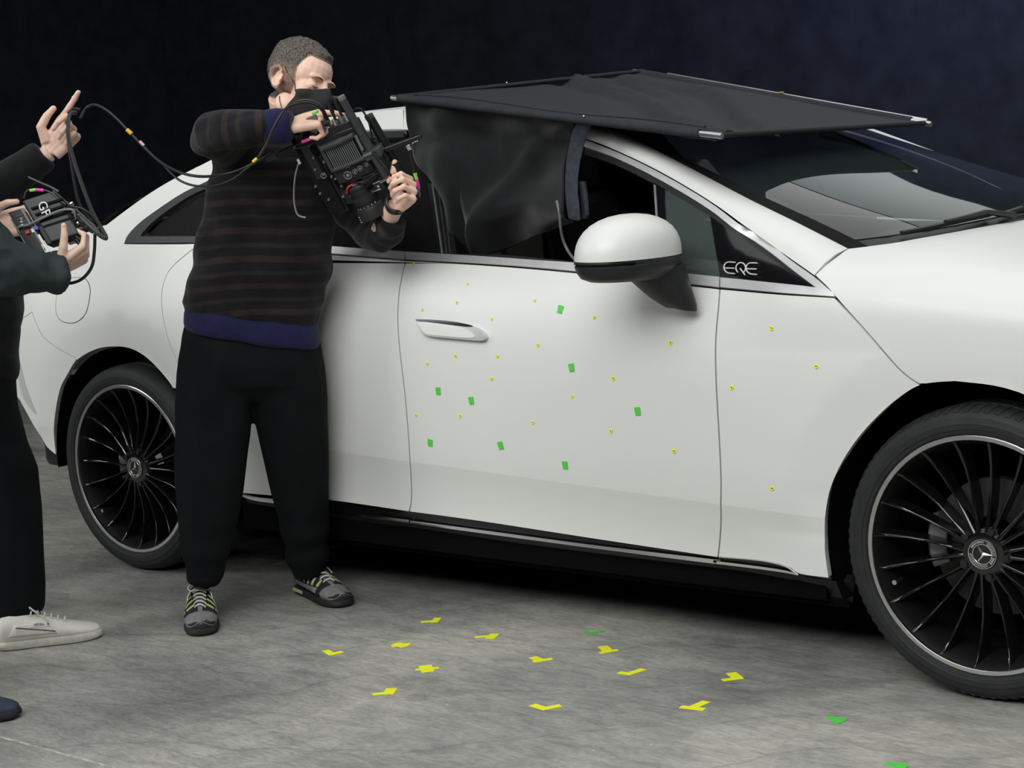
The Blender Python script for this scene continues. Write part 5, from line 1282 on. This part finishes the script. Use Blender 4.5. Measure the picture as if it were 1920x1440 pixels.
for u, v, r in ((653, 322, .0125), (667, 316, .0080), (677, 310.5, .0085), (690, 304, .0065)):
    mb = MB(); c = P(u, v, 9); mb.revolve([(r, 0), (r, .004), (r*.8, .0045), (r*.75, .001)], c, rc, 20); mb.revolve([(r*.45, .0), (r*.45, .003), (.0001, .003)], c, rc, 14); o = mb.build('connector', MIDGREY, body)
    mb = MB(); mb.cyl(c+rc*.002, c+rc*.0048, r*.22, 8); mb.build('connector_pin', SILVER, o) if False else mb.build('connector_pin', SILVER, body)
RC('lime_mark', LIME, [(650, 309, 12), (658, 306, 12)], .0014, 6, par=body)
for u, v in ((620, 243), (633, 238), (645, 232), (655, 229)):
    A = P(u, v, 0); mb = MB(); mb.cyl(A+ra*.008, A-ra*.018, .0066, 14); mb.cyl(A-ra*.004, A-ra*.008, .0080, 14); o = mb.build('cable_connector', SILVER if v != 232 else MIDGREY, rig)
for pts in ([(620, 234, 0), (612, 214, 2), (603, 202, 2), (586, 194, 3), (566, 194, 4), (550, 204, 8), (541, 222, 12)], [(632, 229, 0), (624, 206, 1), (620, 196, -2)], [(645, 224, 0), (634, 200, -3), (627, 192, -8)], [(655, 222, 0), (650, 208, -5), (636, 196, -12), (625, 200, -22)]):
    RC('signal_cable', CABLE, pts, .0042, 8, smooth=5)
for u, v, k in ((616, 226, 1), (628, 217, 0), (639, 211, -2)): 
    A = P(u, v, k); mb = MB(); mb.cyl(A, A-ra*.020, .0062, 12, .0048); mb.build('strain_relief', CABLE, rig)
# rods
RC('support_rod', GREY, [(648, 188, 10), (722, 322, 10)], .0105, 16)
RC('rod_cap', MIDGREY, [(647, 186, 10), (650, 191.5, 10)], .0110, 16)
RC('support_rod', SATINBLK, [(690, 232, -22), (741, 318, -22)], .0125, 16); RC('rod_cap', GREY, [(689, 230.5, -22), (692, 236, -22)], .0130, 16)
RC('support_rod', GREY, [(706, 292, 14), (728, 330, 14)], .0085, 14)
RB('rod_clamp', GREY, (703, 285, 16, 8, -10, 18), bevel=.002); RB('clamp_lever', MIDGREY, (694, 284, 9, 2.2, 16, 20))
RB('side_strip', MIDGREY, (678, 266, 2.2, 15, 10, 13), par=body)
# coiled cable on the far rod
hx_ = [tuple(P(703+23*t, 268+34*t, -6)+rb*.006*math.cos(t*75)+rc*.006*math.sin(t*75)) for t in np.linspace(0, 1, 90)]
mb = MB(); mb.tube(hx_, .0016, 5); mb.build('coiled_cable', CABLE, rig)
# left side plates with cheese holes
RB('side_plate', MATTBLK, (592, 322, 15, 80, -26, 2), bevel=.002); RB('side_plate', SATINBLK, (612, 345, 12, 55, -30, -4), bevel=.002)
RB('battery_plate', SATINBLK, (579, 290, 9, 46, -34, 4), bevel=.003)
random.seed(5)
for u, v in ((587, 292), (589, 313), (605, 322), (588, 343), (596, 356), (620, 326), (638, 343), (640, 362), (580, 272), (607, 300), (563, 262), (612, 367), (627, 330)):
    A = P(u, v, 6); mb = MB(); mb.cyl(A-rc*.006, A, .0034, 10); mb.cyl(A, A+rc*.0006, .0017, 6); mb.build('screw', MIDGREY, rig)
mb = MB(); A = P(605, 324, 4); mb.revolve([(.009, 0), (.009, .003), (.0065, .003), (.006, .001)], A, rc, 20); mb.build('rosette', MIDGREY, rig)
RB('base_plate', SATINBLK, (640, 372, 24, 12, -40, -8), bevel=.003)
# top handle and arm above the body
RC('top_handle', SATINBLK, [(566, 262, 2), (568, 246, 4), (580, 238, 6), (606, 232, 6), (622, 234, 2)], .0100, 12, smooth=4)
RB('handle_bracket', GREY, (603, 232, 15, 5, 8, 14), bevel=.002); RB('handle_lever', MIDGREY, (592, 222, 10, 5, 10, 16), bevel=.002); RC('handle_lever', GREY, [(598, 224, 14), (610, 232, 16), (618, 240, 14)], .0045, 8, flat=.6)
RC('lime_band', LIME, [(593, 213, 14), (604, 209, 14)], .0040, 8)
RC('signal_cable', CABLE, [(600, 250, 10), (585, 256, 14), (560, 265, 14), (540, 272, 14), (524, 280, 14)], .0040, 8, smooth=4)
RC('signal_cable', CABLE, [(606, 256, 10), (580, 268, 12), (556, 272, 12), (538, 277, 12), (524, 282, 12)], .0036, 8, smooth=4)
RC('pink_band', PINK, [(571, 259.5, 17), (588, 254.5, 17)], .0050, 8)
o = RB('cable_plug', SATINBLK, (511, 284, 11, 7, 8, 22), bevel=.002); RC('plug_ring', MIDGREY, [(514, 276, 16), (518, 289, 16)], .0020, 6)
RB('bracket', MIDGREY, (554, 270, 3, 4, 10, 14)); RB('strap_buckle', PAPER, (560, 297, 2, 5, 6, 10))
RC('wrist_strap', mat('strap_grey', (.30, .30, .30), .7, noise_amt=.1), [(560, 298, 8), (553, 318, 12), (548, 345, 12), (547, 370, 12), (552, 390, 12), (566, 397, 8)], .0028, 6, smooth=5, flat=.6)
# lens
L0 = P(670, 345, -2); L1 = P(702, 400, 10)
lens_ax = unit(L1-L0)
mb = MB(); R0 = .036
mb.revolve([(.024, -.012), (.030, -.006), (.034, .0), (.036, .002), (.036, .008), (.034, .010), (.034, .030), (.0375, .032), (.0375, .050), (.035, .052), (.035, .062), (.0405, .066), (.0420, .070), (.0420, .098), (.0400, .101), (.0385, .101), (.036, .092)], L0, lens_ax, 48)
lens = mb.build('lens', PLASTIC, rig, auto=30)
mb = MB(); mb.ball(L0+lens_ax*.084, (.036, .036, .010), 24, axes=[unit(np.cross(lens_ax, UPV)), unit(np.cross(lens_ax, np.cross(lens_ax, UPV))), lens_ax]); mb.build('front_element', GLOSSBLK, lens)
lat = unit(np.cross(lens_ax, rc)); 
for r_, h_, n_ in ((.0378, .041, 44), (.0343, .020, 40)):
    mb = MB()
    for k in range(n_):
        t = 2*PI*k/n_; rad = math.cos(t)*rc+math.sin(t)*lat; mb.box(L0+lens_ax*h_+rad*r_, rad*.0009, np.cross(lens_ax, rad)*.0013, lens_ax*.0075)
    o = mb.build('grip_teeth', SATINBLK, lens); o['kind'] = 'stuff'
for k, t in enumerate(np.linspace(-1.0, .75, 6)):
    rad = math.cos(t)*rc+math.sin(t)*lat; mb = MB(); mb.box(L0+lens_ax*.0565+rad*.0353, rad*.0003, np.cross(lens_ax, rad)*.0007, lens_ax*.0030); mb.build('scale_tick', PAPER, lens)
rad = unit(math.cos(.9)*rc+math.sin(.9)*lat*(-1 if (lat@RV) > 0 else 1))
for k, ln in enumerate((.0060, .0042, .0075)):
    tg = unit(np.cross(lens_ax, rad)); mb = MB()
    for q in range(5): mb.box(L0+lens_ax*(.077+.0075*k)+rad*.0422+tg*ln*(q-2)*.42, tg*ln*.15, rad*.0003, lens_ax*.0011)
    o = mb.build('scale_print', PAPER, lens, smooth=False); o['kind'] = 'stuff'
# wiring between body and lens
RC('red_sleeve', RED, [(650, 353, 12), (651, 346, 14), (656, 340, 15), (664, 336, 16)], .0034, 8, smooth=4)
RC('control_cable', CABLE, [(664, 335, 16), (676, 332, 18), (690, 330, 20), (700, 322, 20), (712, 318, 16)], .0030, 8, smooth=4)
RC('cable_connector', SILVER, [(662, 338, 15), (671, 334, 15)], .0042, 10); RC('cable_connector', SILVER, [(663, 354, 14), (684, 345, 14)], .0044, 10)
RC('control_cable', CABLE, [(651, 352, 12), (654, 359, 13), (664, 356, 14)], .0028, 8, smooth=4)
RC('control_cable', CABLE, [(684, 346, 14), (694, 336, 18), (702, 326, 20)], .0030, 8, smooth=4)
RC('red_tag', RED, [(662, 371, 14), (675, 365, 14)], .0026, 6)
o = RB('motor_box', SATINBLK, (714, 338, 10, 9, 4, 22), bevel=.0015); RB('motor_edge', SILVER, (710, 345, 8, .8, 22, 23), par=o); RB('motor_edge', SILVER, (711, 331, 9, .8, 22, 23), par=o)
mb = MB(); A = P(713, 338, 22.5); mb.revolve([(.0030, 0), (.0030, .001), (.0018, .001)], A, rc, 16); mb.cyl(A, A+rc*.0012, .0009, 8); mb.build('record_dot', PAPER, o)
RC('red_connector', SILVER, [(718, 330, 24), (734, 322, 26)], .0046, 10); RC('red_sleeve', RED, [(733, 322, 26), (747, 315, 28)], .0042, 10)
RB('focus_motor', SATINBLK, (694, 330, 14, 8, -10, 8), bevel=.002); RB('bracket', GREY, (692, 356, 9, 5, 0, 12), bevel=.0015)
RC('hand_grip', SATINBLK, [(741, 306, -2), (748, 322, -2), (755, 345, -2), (757, 360, -2)], [.013, .0155, .0155, .013], 14, smooth=3)
# side monitor plate with its probe cable
RB('monitor_plate', SATINBLK, (757, 274, 36, 4, -12, -2), bevel=.001); RB('plate_edge', MIDGREY, (752, 272, 38, .7, -2, -1)); 
for u, v in ((776, 273), (780, 271), (784, 270)): RB('led', PAPER, (u, v, .9, .9, -2, -.6), bevel=0)
RB('cable_connector', SILVER, (769, 279, 4, 5, -2, 5)); 
RC('probe_cable', CABLE, [(769, 284, 2), (772, 296, 3), (777, 318, 3), (781, 330, 3)], [.0062, .0060, .0050, .0046], 10); RC('green_band', LIME, [(778.5, 323, 3), (781.5, 334, 3)], .0054, 10); RC('pink_band', PINK, [(781.5, 334, 3), (784.5, 350, 3)], .0056, 10); RC('probe_tip', MIDGREY, [(784.5, 350, 3), (787, 366, 3)], [.0048, .002], 8)
RC('loop_cable', CABLE, [(704, 279, 20), (722, 296, 26), (742, 318, 32), (762, 340, 34), (776, 360, 22), (786, 368, 4)], .0034, 8, smooth=5)
RC('loop_cable', CABLE, [(660, 222, -4), (668, 214, -4), (680, 216, -8), (692, 236, -8), (700, 262, 0)], .0028, 8, smooth=5)
# ================================================================ cables carried to the transmitter
def cable(name, label, pts, r, mt=CABLE, Z=None, group=None, cat='cable'):
    Q = [tuple(cp(*q)) for q in pts]; mb = MB(); mb.tube(spl(Q, 8), r, 8); o = mb.build(name, mt, None, auto=180); return tag(o, label, cat, group)
c1 = cable('video_cable', 'long black cable looping from the raised hand down to the camera, with coloured tape flags', [(150, 222, 5.40), (160, 204, 5.42), (176, 196, 5.42), (196, 204, 5.41), (218, 222, 5.40), (240, 245, 5.39), (268, 274, 5.37), (300, 303, 5.34), (340, 324, 5.30), (380, 331, 5.24), (425, 326, 5.14), (460, 314, 5.10), (480, 300, 5.08), (500, 270, 5.07), (514, 238, 5.06), (532, 208, 5.06), (552, 196, 5.08), (578, 193, 5.10), (600, 203, 5.13), (614, 222, 5.18)], .0042)
for (u0, v0, u1, v1, Z, m_, r_) in ((238, 243, 247, 251, 5.385, AMBER, .0085), (474, 304, 482, 297, 5.08, AMBER, .0068), (262, 265, 270, 273, 5.37, mat('pale_pink_tape', (.75, .45, .45), .6, noise_amt=.05), .0062)):
    mb = MB(); mb.tube([cp(u0, v0, Z), cp(u1, v1, Z)], r_, 8, flat=.7); mb.build('tape_flag', m_, c1)
cable('power_cable', 'second thinner black cable running below the long one to the plug by the camera', [(304, 306, 5.345), (318, 322, 5.33), (340, 340, 5.30), (370, 349, 5.25), (405, 348, 5.18), (440, 334, 5.12), (470, 310, 5.085), (490, 298, 5.10), (508, 287, 5.14)], .0035)
cable('cable_bundle', 'thick grey-black cable hanging from the raised hand to the receiver box, front strand', [(143, 212, 5.40), (133, 212, 5.38), (128, 230, 5.36), (129, 262, 5.30), (140, 305, 5.18), (155, 350, 5.0), (172, 395, 4.85), (188, 425, 4.78), (199, 446, 4.74), (188, 442, 4.73), (168, 424, 4.73), (150, 406, 4.74)], .0058, mat('cable_grey', (.035, .036, .038), .4, noise_amt=.1))
cable('cable_bundle', 'thick black cable hanging from the raised hand to the receiver box, rear strand', [(150, 205, 5.44), (136, 204, 5.44), (126, 222, 5.42), (127, 256, 5.36), (133, 300, 5.25), (140, 345, 5.05), (148, 380, 4.9), (166, 410, 4.80), (184, 432, 4.78), (196, 440, 4.76)], .0046)
cable('loose_cable', 'black cable looping under the cuff of the dark green jacket across the white car', [(178, 438, 4.74), (177, 470, 4.75), (172, 500, 4.76), (155, 522, 4.78), (132, 531, 4.80), (112, 526, 4.82)], .0042)
# ================================================================ wireless receiver box
P, bx, bb, ba, bc, bs_ = frame(92, 415, 4.78, (.93, -.28), (.52, .85), .10, .15)
box = empty('wireless_receiver', tuple(P(92, 415)), 'black wireless video receiver box with white emblem, held in both hands', 'receiver'); rig = box
case = RB('case', PLASTIC, (96, 410, 33, 50, -26, 6), bevel=.004)
RB('top_plate', GREY, (88, 392, 31, 28, 6, 9), bevel=.003, par=case); RB('lower_cover', GREY, (116, 430, 29, 22, 6, 12), bevel=.004, par=case)
RB('side_module', SATINBLK, (52, 436, 13, 48, -24, 8), bevel=.002); RB('side_rail', MIDGREY, (66, 432, 2.5, 48, 6, 10), bevel=.001); RB('side_rail', MIDGREY, (42, 445, 1.5, 40, 6, 9), bevel=.001)
for k in range(5): RB('louvre', GREY, (34+7.0*k*.52+3, 405+7*k*.85, 8, 1.6, 6, 9), bevel=.0005)
for k in range(4): RB('strap_band', MATTBLK, (92+8*k, 384+11.5*k, 33, 2.4, 8, 13), bevel=.001)
RB('red_button', RED, (55, 437, 4.5, 3.6, 8, 12)); RB('blue_button', BLUE, (71, 429, 4.5, 4.5, 8, 12)); RB('white_button', PAPER, (65, 434, 3, 4.0, 8, 11))
for k in range(3): RB('display_digit', PAPER, (41+1.2*k, 411+6*k, 2.2, 1.8, 8, 9), bevel=0)
RB('name_plate', PAPER, (81, 450, 2.4, 10, 8, 10), bevel=0); RB('name_plate', PAPER, (90, 467, 4.5, 9, 8, 10), bevel=0); RB('name_plate', PAPER, (52, 470, 3, 8, 8, 9), bevel=0)
emb = text_mb('GP', .034, P(87, 394, 14), ba*1.0+bb*-.12, -bb*-1.0, PAPER, box, extrude=.0006)
RC('wire_hoop', MIDGREY, [(39, 440, 10), (38, 428, 13), (58, 424, 15), (88, 411, 17), (120, 398, 17), (143, 397, 15), (147, 411, 10)], .0034, 8, smooth=5)
for u, v in ((128, 388), (135, 398), (141, 410), (148, 420)):
    mb = MB(); A = P(u, v, 2); mb.cyl(A, A+unit(bb-.3*ba)*.018, .0055, 12); mb.cyl(A+unit(bb-.3*ba)*.010, A+unit(bb-.3*ba)*.014, .0068, 12); mb.build('cable_connector', SILVER, box)
mb = MB(); A = P(146, 433, -4); mb.cyl(A, A+bb*.035, .011, 16); mb.build('connector_hood', SATINBLK, box)
mb = MB(); A = P(147, 450, 2); mb.cyl(A, A+ba*.02, .006, 12, .0045); mb.build('antenna_stub', SATINBLK, box)
for pts, r in (([(50, 331, 0), (72, 341, 2), (95, 351, 4), (111, 360, 4)], .0040), ([(46, 372, 8), (50, 360, 8), (60, 356, 8), (82, 357, 8), (100, 364, 8), (122, 382, 8), (150, 398, 8), (180, 425, 8), (196, 444, 6)], .0030), ([(100, 357, 4), (120, 374, 8), (138, 388, 12), (160, 394, 10), (176, 408, 4), (172, 430, 0)], .0030),
               ([(118, 372, 2), (128, 384, 8), (124, 396, 10), (134, 402, 10)], .0024), ([(141, 440, 4), (156, 452, 6), (162, 466, 4), (158, 472, 0)], .0032), ([(128, 380, 6), (146, 400, 12), (158, 424, 8), (178, 438, 0)], .0030)):
    RC('signal_cable', CABLE, pts, r, 8, smooth=5)
RC('green_band', LIME, [(57, 358, 8.5), (68, 356.5, 8.5)], .0042, 8); RC('pink_band', PINK, [(68, 356.5, 8.5), (84, 358, 8.5)], .0042, 8)
# ================================================================ person at the left raising the cable
FLEECE = mat('black_fleece', (.0105, .011, .012), .92, noise_amt=.25, noise_scale=18, sheen=.1, bump=.2, bump_scale=300, spec=.15)
def other_head(mb, u, v, Z, fwd):
    T_, inv_, _ = make_T(cp(u, v, Z), fwd, cv(.0, 1, 0)); head_parts(mb, T_, 1.0); return inv_
mb = MB(); invB = other_head(mb, -98, 160, 5.62, cv(.85, -.1, .3))
wr = cp(93, 286, 5.45); elb = cp(-45, 390, 5.45); sh = cp(-150, 262, 5.60)
mb.tube([cp(-103, 190, 5.63), cp(-108, 255, 5.64)], [.058, .064], 16); mb.tube([cp(-108, 245, 5.64), cp(-100, 330, 5.64), cp(-70, 560, 5.64)], [.05, .08, .08], 18)
mb.tube([sh, elb], [.05, .04], 12); mb.tube([elb, elb*.5+wr*.5, wr], [.040, .038, .026], 12)
tB, (fB, nB, lB) = hand(mb, wr, cv(.60, .74, .05), cv(.15, .05, -1), cv(-.80, .55, .1),
   [(.15, .15, .08), (1.25, 1.25, .8), (1.4, 1.35, .9), (1.45, 1.35, .9)], [cv(-.30, .90, .30), cv(.50, .84, .12), cv(.66, .74, .0)], 1.10)
meB = remesh(mb, 'person', .0032, 3); pB = link('person', meB, SKINB); tag(pB, 'person in black with white trainers at the left edge, one hand raised holding the cable', 'person')
scalp(meB, 'hair', HAIR, pB, invB, 1.0, 1.0, 9)
nails([tB[0]], nB, pB, NAIL); nails([tB[4]], cv(-.5, .3, .8), pB, NAIL)
mb = MB(); mb.tube([cp(-120, 400, 5.55), cp(-45, 385, 5.46), cp(0, 352, 5.45), cp(50, 312, 5.45), cp(80, 288, 5.45)], [.085, .078, .066, .052, .044], 20)
rowloft(mb, [(232, -145, -72, 5.64, .065), (245, -165, -50, 5.64, .08), (262, -190, -22, 5.62, .10), (330, -190, -5, 5.63, .13), (450, -180, 18, 5.64, .13), (540, -170, 38, 5.64, .13), (585, -165, 42, 5.64, .13), (650, -160, 36, 5.64, .125), (700, -155, 30, 5.64, .12), (715, -150, 26, 5.64, .10)], 30)
link('jacket', remesh(mb, 'jacket', .009, 2, lambda m, c, n: c.__iadd__(n*(vnoise(c, 22, 3)*.010+np.abs(vnoise(c, 40, 5))*.008)[:, None])), FLEECE, pB)
mb = MB(); rowloft(mb, [(690, -120, 26, 5.64, .12), (760, -112, 30, 5.64, .12), (830, -85, 48, 5.63, .11), (880, -60, 68, 5.62, .105), (950, -40, 77, 5.61, .10), (1030, -32, 80, 5.60, .095), (1100, -25, 82, 5.59, .09), (1140, -15, 82, 5.58, .085), (1158, -12, 72, 5.58, .085), (1164, -8, 62, 5.58, .075)], 28)
rowloft(mb, [(690, -160, 10, 5.66, .12), (800, -190, -60, 5.80, .11), (950, -190, -80, 5.9, .10), (1080, -180, -90, 5.95, .09), (1110, -170, -100, 5.95, .08)], 24)
link('trousers', remesh(mb, 'trousers', .009, 2, lambda m, c, n: c.__iadd__(n*(vnoise(c*[1, 1, .5], 26, 3)*.009)[:, None])), TROU, pB)
th = gnd(191, 1192); hh = gnd(-4, 1219); shoe(pB, hh, hh+unit(th-hh)*.305, 'white')
h2 = gnd(-190, 1150); shoe(pB, h2, h2+unit(th-hh)*.305, 'white')
# ================================================================ person nearest the viewer, holding the receiver
JACK = mat('dark_green_jacket', (.024, .034, .035), .72, noise_amt=.15, noise_scale=12, bump=.15, bump_scale=220, spec=.3)
mb = MB(); invA = other_head(mb, -192, 62, 4.76, cv(.8, -.35, -.1))
wr = cp(110, 502, 4.74); el = cp(-30, 500, 4.62); sh = cp(-190, 250, 4.70)
wl = cp(-22, 428, 4.86); el2 = cp(-150, 470, 4.85)
mb.tube([cp(-197, 95, 4.78), cp(-202, 185, 4.81)], [.058, .064], 16); mb.tube([cp(-202, 175, 4.82), cp(-200, 330, 4.85), cp(-190, 640, 4.85)], [.05, .08, .08], 18)
mb.tube([sh, el], [.05, .04], 12); mb.tube([el, el*.4+wr*.6, wr], [.038, .034, .025], 12)
mb.tube([cp(-200, 250, 4.9), el2], [.05, .04], 12); mb.tube([el2, wl], [.038, .025], 12)
tA, (fA, nA, lA) = hand(mb, wr, cv(.70, .45, -.25), cv(.35, -.80, .45), cv(-.35, .80, .5),
   [(.95, 1.1, .7), (1.0, 1.2, .7), (1.05, 1.2, .7), (1.1, 1.2, .7)], [cv(.25, .85, .45), cv(.12, .98, .2), cv(-.05, 1, .1)], .88)
tA2, (fA2, nA2, lA2) = hand(mb, wl, cv(.75, .25, -.50), cv(-.25, -.2, -.95), cv(.2, .9, .3),
   [(.3, .7, .4), (.3, .8, .4), (.3, .8, .4), (.3, .8, .4)], [cv(.55, .80, .45), cv(.92, .38, .25), cv(.98, .10, .1)], .92)
meA = remesh(mb, 'person', .0032, 3); pA = link('person', meA, SKINB); tag(pA, 'person in dark green jacket at the left edge nearest the viewer, holding the receiver box', 'person')
scalp(meA, 'hair', HAIR, pA, invA, 1.0, 1.0, 12)
nails([tA[4]], cv(.2, .0, 1), pA, NAIL); nails([tA2[4]], cv(0, .6, .8), pA, NAIL)
mb = MB(); mb.tube([cp(-190, 270, 4.72), cp(-110, 400, 4.66), cp(-35, 482, 4.64), cp(10, 505, 4.66), cp(60, 513, 4.70), cp(92, 513, 4.73), cp(113, 513, 4.745)], [.11, .105, .095, .074, .054, .048, .053], 26)
rowloft(mb, [(158, -245, -155, 4.82, .07), (172, -275, -125, 4.82, .09), (195, -325, -85, 4.82, .12), (330, -350, -70, 4.85, .15), (500, -340, -75, 4.86, .15), (700, -335, -80, 4.86, .15), (730, -330, -85, 4.86, .13)], 30)
mb.tube([cp(-210, 270, 4.92), cp(-160, 460, 4.88), cp(-90, 450, 4.87), cp(-45, 436, 4.865)], [.09, .07, .06, .05], 20)
link('jacket', remesh(mb, 'jacket', .007, 2, lambda m, c, n: c.__iadd__(n*(vnoise(c, 24, 31)*.008+np.abs(vnoise(c, 42, 15))*.022*sstep(.1, .5, vnoise(c, 6, 3)+.5)-np.abs(vnoise(c*[1, 1, 2], 30, 25))*.014)[:, None])), JACK, pA)
mb = MB(); rowloft(mb, [(690, -320, -90, 4.86, .13), (800, -320, -100, 4.86, .13), (1000, -310, -80, 4.85, .11), (1250, -290, -60, 4.84, .09), (1290, -280, -70, 4.84, .08)], 26)
link('trousers', remesh(mb, 'trousers', .010, 2), TROU, pA)
tt = gnd(38, 1345); dd = unit(np.array([.80, -.05, 0])+.0*tt)
dd = unit(gnd(38, 1345)-gnd(-190, 1352)); shoe(pA, tt-dd*.305, tt, 'navy')
